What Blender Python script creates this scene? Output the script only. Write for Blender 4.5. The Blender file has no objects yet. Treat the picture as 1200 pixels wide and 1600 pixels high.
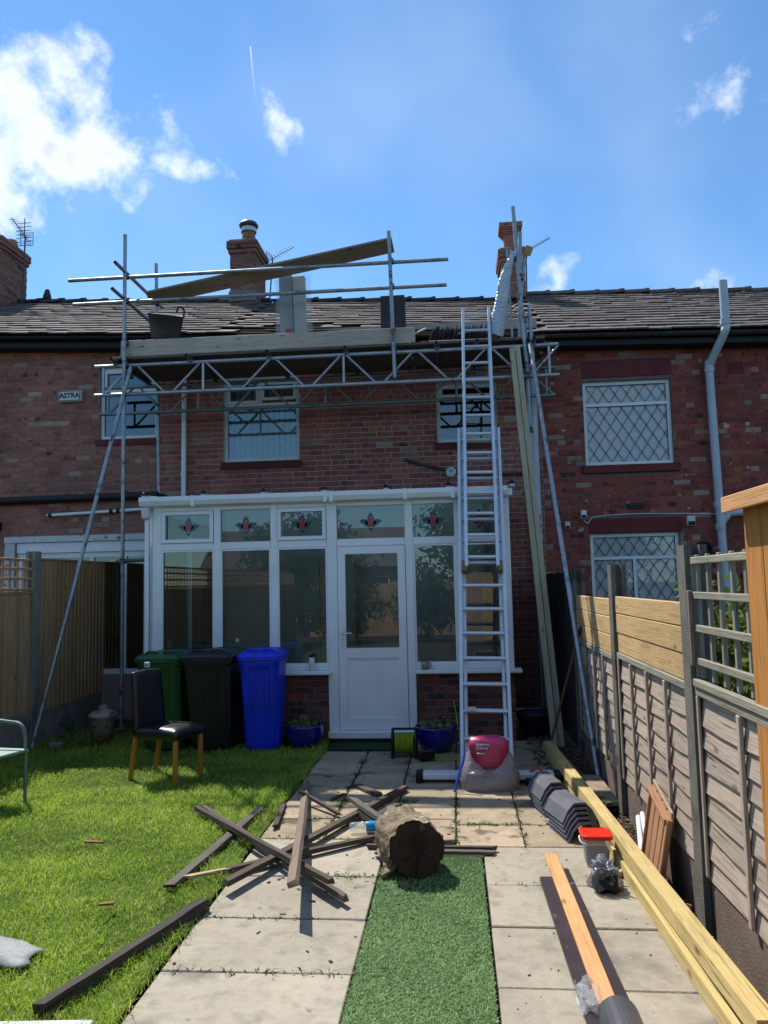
import bpy, math, random
import numpy as np
from mathutils import Vector, Matrix, noise as mnoise

# ------------------------------------------------------------------ camera, sky, sun, exposure
sc = bpy.context.scene
COL = sc.collection
R = math.radians
YAW, PIT, ROLL, CAMZ = R(5.2), R(5.3), 0.022, 1.75
fwd = Vector((-math.sin(YAW)*math.cos(PIT), math.cos(YAW)*math.cos(PIT), math.sin(PIT)))
rt0 = Vector((math.cos(YAW), math.sin(YAW), 0)); up0 = rt0.cross(fwd)
rgt = rt0*math.cos(ROLL) - up0*math.sin(ROLL); upv = up0*math.cos(ROLL) + rt0*math.sin(ROLL)
cam = bpy.data.cameras.new('camera'); camo = bpy.data.objects.new('camera', cam); COL.objects.link(camo)
cam.sensor_fit = 'VERTICAL'; cam.sensor_height = 36; cam.lens = 27.0; cam.clip_end = 3000; cam.clip_start = .05
m = Matrix.Identity(4)
for i in range(3): m[i][0], m[i][1], m[i][2] = rgt[i], upv[i], -fwd[i]
m[0][3], m[1][3], m[2][3] = 0, 0, CAMZ
camo.matrix_world = m; sc.camera = camo

SUN = Vector((-0.45, 0.565, 1.0)).normalized()
sun = bpy.data.lights.new('sun', 'SUN'); suno = bpy.data.objects.new('sun', sun); COL.objects.link(suno)
sun.energy = 3.5; sun.angle = R(.53); sun.color = (1, .945, .86)
suno.rotation_euler = SUN.to_track_quat('Z', 'Y').to_euler()

vs = sc.view_settings
vs.view_transform = 'Standard'; vs.look = 'None'; vs.gamma = 1; vs.use_curve_mapping = False
vs.exposure = 0.88

world = bpy.data.worlds.new('World'); sc.world = world; world.use_nodes = True
wt = world.node_tree; wt.nodes.clear()
def WN(t, **k):
    n = wt.nodes.new(t)
    for a, b in k.items(): setattr(n, a, b)
    return n
def wmath(op, a, b=None, c=None, clamp=False):
    n = WN('ShaderNodeMath', operation=op, use_clamp=clamp)
    for i, v in enumerate((a, b, c)):
        if v is None: continue
        if isinstance(v, (int, float)): n.inputs[i].default_value = v
        else: wt.links.new(v, n.inputs[i])
    return n.outputs[0]
sky = WN('ShaderNodeTexSky', sky_type='NISHITA', sun_disc=False)
sky.sun_elevation = math.asin(SUN.z); sky.sun_rotation = math.atan2(SUN.x, SUN.y)
sky.air_density = 1.0; sky.dust_density = 0.05; sky.ozone_density = 4.0; sky.altitude = 40
tcw = WN('ShaderNodeTexCoord'); D = tcw.outputs['Generated']
# soft clouds: a direction-space fractal, gathered into separate clouds (centre direction, size, weight)
def pixdir(x, y): return (fwd + rgt*((x-600)/1200) - upv*((y-800)/1200)).normalized()
clouds = [(pixdir(60, 210), .092, 1.6), (pixdir(165, 205), .058, 1.15), (pixdir(0, 52), .034, .8), (pixdir(-90, 215), .10, 1.3),
          (pixdir(235, 305), .036, .62), (pixdir(290, 285), .028, .6), (pixdir(440, 195), .026, .72), (pixdir(428, 155), .016, .6),
          (pixdir(862, 449), .026, 1.1), (pixdir(1108, 443), .022, .8), (pixdir(1125, 152), .036, .42), (pixdir(1080, -10), .04, .5),
          (pixdir(25, 310), .048, .9), (pixdir(108, 45), .014, .6)]
random.seed(11)
for i in range(12):                                   # cumulus goes on round the unseen sky, enlarged there to lift the shade
    az = R(55) + R(250)*i/12 + random.uniform(-.1, .1); el = R(random.uniform(8, 55))
    clouds.append((Vector((math.sin(az)*math.cos(el), math.cos(az)*math.cos(el), math.sin(el))), random.uniform(.10, .22), random.uniform(.9, 1.4)))
dn = WN('ShaderNodeVectorMath', operation='NORMALIZE'); wt.links.new(D, dn.inputs[0])
wob = WN('ShaderNodeTexNoise'); wob.inputs['Scale'].default_value = 9; wob.inputs['Detail'].default_value = 2
wt.links.new(dn.outputs[0], wob.inputs['Vector'])
wsub = WN('ShaderNodeVectorMath', operation='SUBTRACT'); wt.links.new(wob.outputs['Color'], wsub.inputs[0]); wsub.inputs[1].default_value = (.5, .5, .5)
wsc = WN('ShaderNodeVectorMath', operation='SCALE'); wt.links.new(wsub.outputs[0], wsc.inputs[0]); wsc.inputs['Scale'].default_value = .11
wad = WN('ShaderNodeVectorMath', operation='ADD'); wt.links.new(dn.outputs[0], wad.inputs[0]); wt.links.new(wsc.outputs[0], wad.inputs[1])
tot = None
for v, s, w in clouds:
    ds = WN('ShaderNodeVectorMath', operation='DISTANCE'); wt.links.new(wad.outputs[0], ds.inputs[0]); ds.inputs[1].default_value = v
    q = wmath('DIVIDE', ds.outputs['Value'], s)
    g = wmath('MULTIPLY', wmath('SUBTRACT', 1.35, q, clamp=False), w)
    g = wmath('MAXIMUM', g, -.6)
    tot = g if tot is None else wmath('MAXIMUM', tot, g)
fb = WN('ShaderNodeTexNoise'); fb.inputs['Scale'].default_value = 15; fb.inputs['Detail'].default_value = 5; fb.inputs['Roughness'].default_value = .62
wt.links.new(dn.outputs[0], fb.inputs['Vector'])
dens = wmath('ADD', wmath('MULTIPLY', tot, .55), wmath('MULTIPLY', wmath('SUBTRACT', fb.outputs['Fac'], .5), 2.6))
mr = WN('ShaderNodeMapRange', interpolation_type='SMOOTHSTEP'); wt.links.new(dens, mr.inputs[0])
mr.inputs[1].default_value = .08; mr.inputs[2].default_value = 1.15
cov = mr.outputs[0]
# thin high haze streaks
hz = WN('ShaderNodeTexNoise'); hz.inputs['Scale'].default_value = 2.6; hz.inputs['Detail'].default_value = 2
wt.links.new(wad.outputs[0], hz.inputs['Vector'])
mrh = WN('ShaderNodeMapRange', interpolation_type='SMOOTHSTEP'); wt.links.new(hz.outputs['Fac'], mrh.inputs[0])
mrh.inputs[1].default_value = .40; mrh.inputs[2].default_value = .8; mrh.inputs[4].default_value = .16
cov = wmath('MAXIMUM', wmath('MULTIPLY', cov, .96), mrh.outputs[0])
c1_, c2_ = pixdir(391, 72), pixdir(400, 165); cn_ = c1_.cross(c2_).normalized(); cm = c1_
pd = WN('ShaderNodeVectorMath', operation='DOT_PRODUCT'); wt.links.new(dn.outputs[0], pd.inputs[0]); pd.inputs[1].default_value = cn_
ce_ = WN('ShaderNodeVectorMath', operation='DOT_PRODUCT'); wt.links.new(dn.outputs[0], ce_.inputs[0]); ce_.inputs[1].default_value = (c2_-c1_)
cd_ = WN('ShaderNodeVectorMath', operation='DISTANCE'); wt.links.new(dn.outputs[0], cd_.inputs[0]); cd_.inputs[1].default_value = cm
trail = wmath('MULTIPLY', wmath('SUBTRACT', 1, wmath('DIVIDE', wmath('ABSOLUTE', pd.outputs['Value']), .0016), clamp=True), wmath('MULTIPLY', wmath('SUBTRACT', 1, wmath('DIVIDE', cd_.outputs['Value'], .075), clamp=True), .42))
trail = wmath('MULTIPLY', trail, wmath('GREATER_THAN', ce_.outputs['Value'], (c2_-c1_).dot(c1_)))
cov = wmath('MAXIMUM', cov, trail)
thick = WN('ShaderNodeMapRange', interpolation_type='SMOOTHSTEP'); wt.links.new(dens, thick.inputs[0])
thick.inputs[1].default_value = .55; thick.inputs[2].default_value = 1.5
ccol = WN('ShaderNodeMix', data_type='RGBA'); wt.links.new(thick.outputs[0], ccol.inputs[0])
ccol.inputs[6].default_value = (6.0, 6.15, 6.4, 1); ccol.inputs[7].default_value = (3.4, 3.7, 4.2, 1)
mix = WN('ShaderNodeMix', data_type='RGBA'); wt.links.new(cov, mix.inputs[0])
tint = WN('ShaderNodeMix', data_type='RGBA', blend_type='MULTIPLY'); tint.inputs[0].default_value = 1
wt.links.new(sky.outputs[0], tint.inputs[6]); tint.inputs[7].default_value = (.55, .75, .83, 1)
wt.links.new(tint.outputs[2], mix.inputs[6]); wt.links.new(ccol.outputs[2], mix.inputs[7])
bg = WN('ShaderNodeBackground'); bg.inputs['Strength'].default_value = .118
wt.links.new(mix.outputs[2], bg.inputs[0])
wo = WN('ShaderNodeOutputWorld'); wt.links.new(bg.outputs[0], wo.inputs[0])

world.cycles.sampling_method = 'MANUAL'; world.cycles.sample_map_resolution = 512
cy = sc.cycles
cy.max_bounces = 7; cy.diffuse_bounces = 3; cy.glossy_bounces = 3; cy.transmission_bounces = 6; cy.transparent_max_bounces = 16
cy.use_denoising = True; cy.caustics_reflective = False; cy.caustics_refractive = False
cy.use_adaptive_sampling = True

# ------------------------------------------------------------------ helpers
random.seed(4); rng = np.random.default_rng(7)
rnd = random.uniform
WM = {}
def link(o, parent=None, mw=None):
    mw = mw if mw is not None else Matrix.Identity(4)
    WM[o.name] = mw
    COL.objects.link(o)
    if parent is not None:
        o.parent = parent; o.matrix_parent_inverse = WM[parent.name].inverted()
    o.matrix_basis = mw
    return o
def tag(o, label=None, cat=None, group=None, kind=None):
    if label: o['label'] = label
    if cat: o['category'] = cat
    if group: o['group'] = group
    if kind: o['kind'] = kind
    return o
def thing(name, label, cat, loc=(0, 0, 0), group=None):
    o = bpy.data.objects.new(name, None); o.empty_display_size = .1
    link(o, None, Matrix.Translation(Vector(loc)))
    return tag(o, label, cat, group)
def mesh_obj(name, me, parent=None, mw=None):
    return link(bpy.data.objects.new(name, me), parent, mw)
CB = {}
def cbox_mesh(l, w, h, mat, c=.004):
    key = (round(l, 3), round(w, 3), round(h, 3), mat.name, c)
    if key in CB: return CB[key]
    hx, hy, hz = l/2, w/2, h/2
    me = bpy.data.meshes.new('box')
    if c <= 0:
        vs_ = [(sx*hx, sy*hy, sz*hz) for sx in (-1, 1) for sy in (-1, 1) for sz in (-1, 1)]
        fs = [(0, 1, 3, 2), (4, 6, 7, 5), (0, 4, 5, 1), (2, 3, 7, 6), (0, 2, 6, 4), (1, 5, 7, 3)]
    else:
        c = min(c, hx*.45, hy*.45, hz*.45)
        vs_ = []; idx = {}
        for sx in (-1, 1):
            for sy in (-1, 1):
                for sz in (-1, 1):
                    idx[sx, sy, sz] = len(vs_)
                    vs_ += [(sx*hx, sy*(hy-c), sz*(hz-c)), (sx*(hx-c), sy*hy, sz*(hz-c)), (sx*(hx-c), sy*(hy-c), sz*hz)]
        fs = []
        for s in (-1, 1):
            fs.append([idx[s, a, b] for a, b in ((-1, -1), (1, -1), (1, 1), (-1, 1))])
            fs.append([idx[a, s, b]+1 for a, b in ((-1, -1), (1, -1), (1, 1), (-1, 1))])
            fs.append([idx[a, b, s]+2 for a, b in ((-1, -1), (1, -1), (1, 1), (-1, 1))])
        for a in (-1, 1):
            for b in (-1, 1):
                fs.append([idx[a, b, -1], idx[a, b, 1], idx[a, b, 1]+1, idx[a, b, -1]+1])
                fs.append([idx[a, -1, b], idx[a, 1, b], idx[a, 1, b]+2, idx[a, -1, b]+2])
                fs.append([idx[-1, a, b]+1, idx[1, a, b]+1, idx[1, a, b]+2, idx[-1, a, b]+2])
        for k in idx.values(): fs.append([k, k+1, k+2])
        out = []
        for f in fs:
            p = [Vector(vs_[i]) for i in f]
            n = (p[1]-p[0]).cross(p[2]-p[0])
            cen = sum(p, Vector())/len(p)
            out.append(f if n.dot(cen) > 0 else f[::-1])
        fs = out
    me.from_pydata(vs_, [], fs); me.materials.append(mat); me.update()
    CB[key] = me
    return me
def basis(p0, p1, up=(0, 0, 1)):
    p0, p1 = Vector(p0), Vector(p1)
    x = (p1-p0).normalized(); u = Vector(up)
    if abs(x.dot(u)) > .98: u = Vector((0, 1, 0)) if abs(x.y) < .9 else Vector((1, 0, 0))
    y = u.cross(x).normalized(); z = x.cross(y)
    mw = Matrix.Identity(4)
    for i in range(3): mw[i][0], mw[i][1], mw[i][2], mw[i][3] = x[i], y[i], z[i], ((p0+p1)/2)[i]
    return mw, (p1-p0).length
def beam(name, p0, p1, w, h, mat, parent=None, up=(0, 0, 1), c=.004, roll=0):
    """A squared timber or bar from p0 to p1 (centre line), w across, h along 'up'."""
    mw, L = basis(p0, p1, up)
    if roll: mw = mw @ Matrix.Rotation(roll, 4, 'X')
    return mesh_obj(name, cbox_mesh(L, w, h, mat, c), parent, mw)
def wbeam(name, p0, p1, w, h, mat, parent=None, seg=9, jit=.09, bow=.006, roll=0, seed=1, split=.03):
    """An old timber: slightly bowed, uneven section, ragged ends."""
    mw, L = basis(p0, p1); rs = random.Random(seed)
    if roll: mw = mw @ Matrix.Rotation(roll, 4, 'X')
    v = []; b1, b2 = rs.uniform(-bow, bow), rs.uniform(-bow, bow)*.4
    for i in range(seg+1):
        t = i/seg; s_ = math.sin(math.pi*t)
        for a, b in ((-1, -1), (-.85, 1), (.85, 1), (1, -1)):
            e = rs.uniform(-split, split) if i in (0, seg) else 0
            v.append((-L/2+L*t+e, a*w/2*(1+rs.uniform(-jit, jit))+b1*s_, b*h/2*(1+rs.uniform(-jit, jit))+b2*s_))
    f = [(i*4+j, i*4+(j+1) % 4, i*4+4+(j+1) % 4, i*4+4+j) for i in range(seg) for j in range(4)] + [(3, 2, 1, 0), (seg*4, seg*4+1, seg*4+2, seg*4+3)]
    me = bpy.data.meshes.new(name); me.from_pydata(v, [], [q[::-1] for q in f]); me.materials.append(mat); me.update()
    return mesh_obj(name, me, parent, mw)
def bx(name, x0, x1, y0, y1, z0, z1, mat, parent=None, c=.004):
    dx, dy, dz = x1-x0, y1-y0, z1-z0
    cen = Vector(((x0+x1)/2, (y0+y1)/2, (z0+z1)/2))
    if dx >= dy and dx >= dz: return mesh_obj(name, cbox_mesh(dx, dy, dz, mat, c), parent, Matrix.Translation(cen))
    if dy >= dz:
        return mesh_obj(name, cbox_mesh(dy, dx, dz, mat, c), parent, Matrix.Translation(cen) @ Matrix.Rotation(R(90), 4, 'Z'))
    mw = Matrix.Translation(cen) @ Matrix(((0, 0, -1, 0), (0, 1, 0, 0), (1, 0, 0, 0), (0, 0, 0, 1)))
    return mesh_obj(name, cbox_mesh(dz, dy, dx, mat, c), parent, mw)
class MB:
    def __init__(s): s.v, s.f, s.sm = [], [], []
    def add(s, vs_, fs, smooth=False):
        b = len(s.v); s.v += [tuple(v) for v in vs_]
        s.f += [tuple(i+b for i in f) for f in fs]; s.sm += [smooth]*len(fs); return s
    def box(s, x0, x1, y0, y1, z0, z1):
        v = [(x, y, z) for x in (x0, x1) for y in (y0, y1) for z in (z0, z1)]
        return s.add(v, [(0, 1, 3, 2), (4, 6, 7, 5), (0, 4, 5, 1), (2, 3, 7, 6), (0, 2, 6, 4), (1, 5, 7, 3)])
    def obox(s, p0, p1, w, h, up=(0, 0, 1)):
        mw, L = basis(p0, p1, up)
        v = [mw @ Vector((a*L/2, b*w/2, c*h/2)) for a in (-1, 1) for b in (-1, 1) for c in (-1, 1)]
        return s.add(v, [(0, 1, 3, 2), (4, 6, 7, 5), (0, 4, 5, 1), (2, 3, 7, 6), (0, 2, 6, 4), (1, 5, 7, 3)])
    def tube(s, p0, p1, r, n=12, r1=None, hollow=False):
        mw, L = basis(p0, p1); r1 = r if r1 is None else r1
        a = [mw @ Vector((-L/2, r*math.cos(t), r*math.sin(t))) for t in [2*math.pi*i/n for i in range(n)]]
        b = [mw @ Vector((L/2, r1*math.cos(t), r1*math.sin(t))) for t in [2*math.pi*i/n for i in range(n)]]
        s.add(a+b, [(i, (i+1) % n, n+(i+1) % n, n+i) for i in range(n)], True)
        if hollow:
            for ring, rr, off in ((a, r, .06), (b, r1, -.06)):
                q = [mw @ Vector(((-L/2 if off > 0 else L/2), rr*.85*math.cos(t), rr*.85*math.sin(t))) for t in [2*math.pi*i/n for i in range(n)]]
                d = [mw @ Vector(((-L/2 if off > 0 else L/2)+off, rr*.85*math.cos(t), rr*.85*math.sin(t))) for t in [2*math.pi*i/n for i in range(n)]]
                s.add(ring+q, [(i, (i+1) % n, n+(i+1) % n, n+i) for i in range(n)])
                s.add(q+d, [(i, (i+1) % n, n+(i+1) % n, n+i) for i in range(n)])
                s.add(d, [tuple(range(n))])
        else:
            s.add(a, [tuple(range(n))[::-1]]); s.add(b, [tuple(range(n))])
        return s
    def path(s, pts, r, n=8, sub=6, cap=True):
        P = [Vector(p) for p in pts]; q = []
        for i in range(len(P)-1):
            a, b, c, d = P[max(i-1, 0)], P[i], P[i+1], P[min(i+2, len(P)-1)]
            for k in range(sub):
                t = k/sub
                q.append(.5*((2*b)+(c-a)*t+(2*a-5*b+4*c-d)*t*t+(3*b-a-3*c+d)*t**3))
        q.append(P[-1]); vv, ff = [], []; nrm = None
        for i, p in enumerate(q):
            tg = (q[min(i+1, len(q)-1)]-q[max(i-1, 0)]).normalized()
            if nrm is None: nrm = tg.orthogonal().normalized()
            nrm = (nrm - tg*nrm.dot(tg)).normalized(); bn = tg.cross(nrm)
            vv += [p + nrm*r*math.cos(2*math.pi*j/n) + bn*r*math.sin(2*math.pi*j/n) for j in range(n)]
        for i in range(len(q)-1):
            ff += [(i*n+j, i*n+(j+1) % n, (i+1)*n+(j+1) % n, (i+1)*n+j) for j in range(n)]
        s.add(vv, ff, True)
        if cap: s.add(vv[:n], [tuple(range(n))[::-1]]); s.add(vv[-n:], [tuple(range(n))])
        return s
    def lathe(s, prof, cen, n=28, axis=None, smooth=True):
        vv = []; cen = Vector(cen)
        mw = Matrix.Identity(3) if axis is None else Vector((0, 0, 1)).rotation_difference(Vector(axis)).to_matrix()
        for r, z in prof:
            vv += [cen + mw @ Vector((r*math.cos(2*math.pi*j/n), r*math.sin(2*math.pi*j/n), z)) for j in range(n)]
        ff = [(i*n+j, i*n+(j+1) % n, (i+1)*n+(j+1) % n, (i+1)*n+j) for i in range(len(prof)-1) for j in range(n)]
        return s.add(vv, ff, smooth)
    def prism(s, poly, y0, y1, axis='Y'):
        """poly in (a,b); extruded along the axis."""
        n = len(poly)
        def P(a, b, t): return {'Y': (a, t, b), 'X': (t, a, b), 'Z': (a, b, t)}[axis]
        v = [P(a, b, y0) for a, b in poly] + [P(a, b, y1) for a, b in poly]
        return s.add(v, [tuple(range(n)), tuple(range(n, 2*n))[::-1]] + [(i, n+i, n+(i+1) % n, (i+1) % n) for i in range(n)])
    def build(s, name, mat, parent=None, origin=None, fix=True):
        v = np.array(s.v, dtype=float)
        if origin is None:
            lo, hi = v.min(0), v.max(0); origin = ((lo[0]+hi[0])/2, (lo[1]+hi[1])/2, lo[2])
        v = v - np.array(origin)
        me = bpy.data.meshes.new(name); me.from_pydata(v.tolist(), [], s.f)
        me.polygons.foreach_set('use_smooth', s.sm)
        if fix:
            import bmesh
            bm = bmesh.new(); bm.from_mesh(me); bmesh.ops.recalc_face_normals(bm, faces=bm.faces); bm.to_mesh(me); bm.free()
        me.materials.append(mat); me.update()
        return mesh_obj(name, me, parent, Matrix.Translation(Vector(origin)))
def tube(name, p0, p1, r, mat, parent=None, n=12, hollow=False, r1=None):
    return MB().tube(p0, p1, r, n, r1, hollow).build(name, mat, parent, fix=False)

# ------------------------------------------------------------------ materials
MT = {}
def hexc(h):
    c = [int(h[i:i+2], 16)/255 for i in (0, 2, 4)]
    return tuple((x/12.92 if x <= .04045 else ((x+.055)/1.055)**2.4) for x in c) + (1,)
def pm(name, cols, scale=6, rough=.75, bump=.15, bscale=60, stretch=(1, 1, 1), metal=0, var=.25, spec=.35, detail=6,
       hue=0, spots=None, pale=None, coat=0, trans=0, weather=None):
    """Procedural material: noise through a colour ramp, value varied per piece, bump, optional spots (colour, threshold, scale)."""
    if name in MT: return MT[name]
    ma = bpy.data.materials.new(name); ma.use_nodes = True; nt = ma.node_tree; N = nt.nodes; L = nt.links
    bs = N['Principled BSDF']
    tc = N.new('ShaderNodeTexCoord'); oi = N.new('ShaderNodeObjectInfo'); ge = N.new('ShaderNodeNewGeometry')
    ad = N.new('ShaderNodeMath'); ad.operation = 'ADD'; L.new(oi.outputs['Random'], ad.inputs[0]); L.new(ge.outputs['Random Per Island'], ad.inputs[1])
    fr = N.new('ShaderNodeMath'); fr.operation = 'FRACT'; L.new(ad.outputs[0], fr.inputs[0]); rv = fr.outputs[0]
    mp = N.new('ShaderNodeMapping'); mp.inputs['Scale'].default_value = stretch; L.new(tc.outputs['Object'], mp.inputs['Vector'])
    of = N.new('ShaderNodeMath'); of.operation = 'MULTIPLY'; L.new(rv, of.inputs[0]); of.inputs[1].default_value = 41
    cb = N.new('ShaderNodeCombineXYZ')
    for i in range(3): L.new(of.outputs[0], cb.inputs[i])
    va = N.new('ShaderNodeVectorMath'); va.operation = 'ADD'; L.new(mp.outputs[0], va.inputs[0]); L.new(cb.outputs[0], va.inputs[1])
    no = N.new('ShaderNodeTexNoise'); no.inputs['Scale'].default_value = scale; no.inputs['Detail'].default_value = detail; no.inputs['Roughness'].default_value = .6
    L.new(va.outputs[0], no.inputs['Vector'])
    rp = N.new('ShaderNodeValToRGB'); L.new(no.outputs['Fac'], rp.inputs[0])
    cs = [hexc(c) if isinstance(c, str) else tuple(c)+(1,) for c in cols]
    el = rp.color_ramp.elements
    n = len(cs)
    if n == 1: cs = cs*2; n = 2
    el[0].position = .30; el[0].color = cs[0]; el[1].position = .70; el[1].color = cs[-1]
    for i in range(1, n-1): e = el.new(.30+.40*i/(n-1)); e.color = cs[i]
    col = rp.outputs[0]
    if spots:
        for sc_, th, ss in (spots if isinstance(spots, list) else [spots]):
            n2 = N.new('ShaderNodeTexNoise'); n2.inputs['Scale'].default_value = ss; n2.inputs['Detail'].default_value = 5
            L.new(va.outputs[0], n2.inputs['Vector'])
            m2 = N.new('ShaderNodeMapRange'); m2.interpolation_type = 'SMOOTHSTEP'; L.new(n2.outputs['Fac'], m2.inputs[0]); m2.inputs[1].default_value = th; m2.inputs[2].default_value = th+.09
            mx = N.new('ShaderNodeMix'); mx.data_type = 'RGBA'; L.new(m2.outputs[0], mx.inputs[0]); L.new(col, mx.inputs[6])
            mx.inputs[7].default_value = hexc(sc_) if isinstance(sc_, str) else tuple(sc_)+(1,)
            col = mx.outputs[2]
    if pale:                                          # a share of the pieces is of a paler make
        w3 = N.new('ShaderNodeMath'); w3.operation = 'MULTIPLY'; L.new(rv, w3.inputs[0]); w3.inputs[1].default_value = 53.7
        f3 = N.new('ShaderNodeMath'); f3.operation = 'FRACT'; L.new(w3.outputs[0], f3.inputs[0])
        l3 = N.new('ShaderNodeMath'); l3.operation = 'LESS_THAN'; L.new(f3.outputs[0], l3.inputs[0]); l3.inputs[1].default_value = pale[1]
        n3 = N.new('ShaderNodeMath'); n3.operation = 'MULTIPLY'; L.new(l3.outputs[0], n3.inputs[0]); L.new(no.outputs['Fac'], n3.inputs[1])
        p3 = N.new('ShaderNodeMath'); p3.operation = 'MULTIPLY'; p3.use_clamp = True; L.new(n3.outputs[0], p3.inputs[0]); p3.inputs[1].default_value = 1.5
        mx = N.new('ShaderNodeMix'); mx.data_type = 'RGBA'; L.new(p3.outputs[0], mx.inputs[0]); L.new(col, mx.inputs[6]); mx.inputs[7].default_value = hexc(pale[0]); col = mx.outputs[2]
    hs = N.new('ShaderNodeHueSaturation'); L.new(col, hs.inputs['Color'])
    mv = N.new('ShaderNodeMapRange'); L.new(rv, mv.inputs[0]); mv.inputs[3].default_value = 1-var/2; mv.inputs[4].default_value = 1+var/2; L.new(mv.outputs[0], hs.inputs['Value'])
    if hue:
        w2 = N.new('ShaderNodeMath'); w2.operation = 'MULTIPLY'; L.new(rv, w2.inputs[0]); w2.inputs[1].default_value = 7.31
        f2 = N.new('ShaderNodeMath'); f2.operation = 'FRACT'; L.new(w2.outputs[0], f2.inputs[0])
        mh = N.new('ShaderNodeMapRange'); L.new(f2.outputs[0], mh.inputs[0]); mh.inputs[3].default_value = .5-hue/2; mh.inputs[4].default_value = .5+hue/2; L.new(mh.outputs[0], hs.inputs['Hue'])
    cout = hs.outputs[0]
    if weather:                                       # broad weathering over the whole surface, streaked down it
        mw_ = N.new('ShaderNodeMapping'); mw_.inputs['Scale'].default_value = (weather[0], weather[0], weather[0]*weather[2]); L.new(ge.outputs['Position'], mw_.inputs['Vector'])
        nw = N.new('ShaderNodeTexNoise'); nw.inputs['Scale'].default_value = 1; nw.inputs['Detail'].default_value = 5; nw.inputs['Roughness'].default_value = .65; L.new(mw_.outputs[0], nw.inputs['Vector'])
        rw = N.new('ShaderNodeMapRange'); L.new(nw.outputs['Fac'], rw.inputs[0]); rw.inputs[1].default_value = .3; rw.inputs[2].default_value = .7; rw.inputs[3].default_value = 1-weather[1]; rw.inputs[4].default_value = 1+weather[1]*.6
        mw2 = N.new('ShaderNodeMix'); mw2.data_type = 'RGBA'; mw2.blend_type = 'MULTIPLY'; mw2.inputs[0].default_value = 1; L.new(cout, mw2.inputs[6]); L.new(rw.outputs[0], mw2.inputs[7]); cout = mw2.outputs[2]
    L.new(cout, bs.inputs['Base Color'])
    bs.inputs['Metallic'].default_value = metal; bs.inputs['Specular IOR Level'].default_value = spec
    if coat: bs.inputs['Coat Weight'].default_value = coat
    if trans: bs.inputs['Transmission Weight'].default_value = trans
    mr_ = N.new('ShaderNodeMapRange'); L.new(no.outputs['Fac'], mr_.inputs[0]); mr_.inputs[3].default_value = min(1, rough+.08); mr_.inputs[4].default_value = max(.02, rough-.08)
    L.new(mr_.outputs[0], bs.inputs['Roughness'])
    if bump:
        nb = N.new('ShaderNodeTexNoise'); nb.inputs['Scale'].default_value = bscale; nb.inputs['Detail'].default_value = 4; L.new(va.outputs[0], nb.inputs['Vector'])
        bu = N.new('ShaderNodeBump'); bu.inputs['Strength'].default_value = bump; bu.inputs['Distance'].default_value = .01
        L.new(nb.outputs['Fac'], bu.inputs['Height']); L.new(bu.outputs[0], bs.inputs['Normal'])
    MT[name] = ma
    return ma
def wood(name, cols, var=.25, rough=.75, bump=.3, spots=None, hue=0, scale=2.2, knots=True):
    ma = pm(name, cols, scale=scale, rough=rough, bump=bump, bscale=5, stretch=(1.0, 22, 22), var=var, spots=spots, hue=hue, detail=8, weather=(1.3, .18, .5))
    if knots and 'knots' not in ma:                       # dark oval knots, longer along the grain
        ma['knots'] = 1; nt = ma.node_tree; N = nt.nodes; L = nt.links; bs = N['Principled BSDF']
        va = next(n for n in N if n.type == 'MAPPING'); m2 = N.new('ShaderNodeMapping'); m2.inputs['Scale'].default_value = (2.6, 7.0, 7.0)
        L.new(va.inputs['Vector'].links[0].from_socket, m2.inputs['Vector'])
        oi = next(n for n in N if n.type == 'OBJECT_INFO'); sc3 = N.new('ShaderNodeMath'); sc3.operation = 'MULTIPLY'; L.new(oi.outputs['Random'], sc3.inputs[0]); sc3.inputs[1].default_value = 97
        ad3 = N.new('ShaderNodeVectorMath'); ad3.operation = 'ADD'; L.new(m2.outputs[0], ad3.inputs[0]); L.new(sc3.outputs[0], ad3.inputs[1])
        vo = N.new('ShaderNodeTexVoronoi'); vo.inputs['Scale'].default_value = 1.0; L.new(ad3.outputs[0], vo.inputs['Vector'])
        mk = N.new('ShaderNodeMapRange'); mk.interpolation_type = 'SMOOTHSTEP'; L.new(vo.outputs['Distance'], mk.inputs[0]); mk.inputs[1].default_value = .05; mk.inputs[2].default_value = .14; mk.inputs[3].default_value = .75; mk.inputs[4].default_value = 0
        mx = N.new('ShaderNodeMix'); mx.data_type = 'RGBA'; L.new(mk.outputs[0], mx.inputs[0]); src = bs.inputs['Base Color'].links[0].from_socket; L.new(src, mx.inputs[6])
        dk = N.new('ShaderNodeMix'); dk.data_type = 'RGBA'; dk.blend_type = 'MULTIPLY'; dk.inputs[0].default_value = 1; L.new(src, dk.inputs[6]); dk.inputs[7].default_value = (.34, .24, .17, 1)
        L.new(dk.outputs[2], mx.inputs[7]); L.new(mx.outputs[2], bs.inputs['Base Color'])
    return ma
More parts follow.
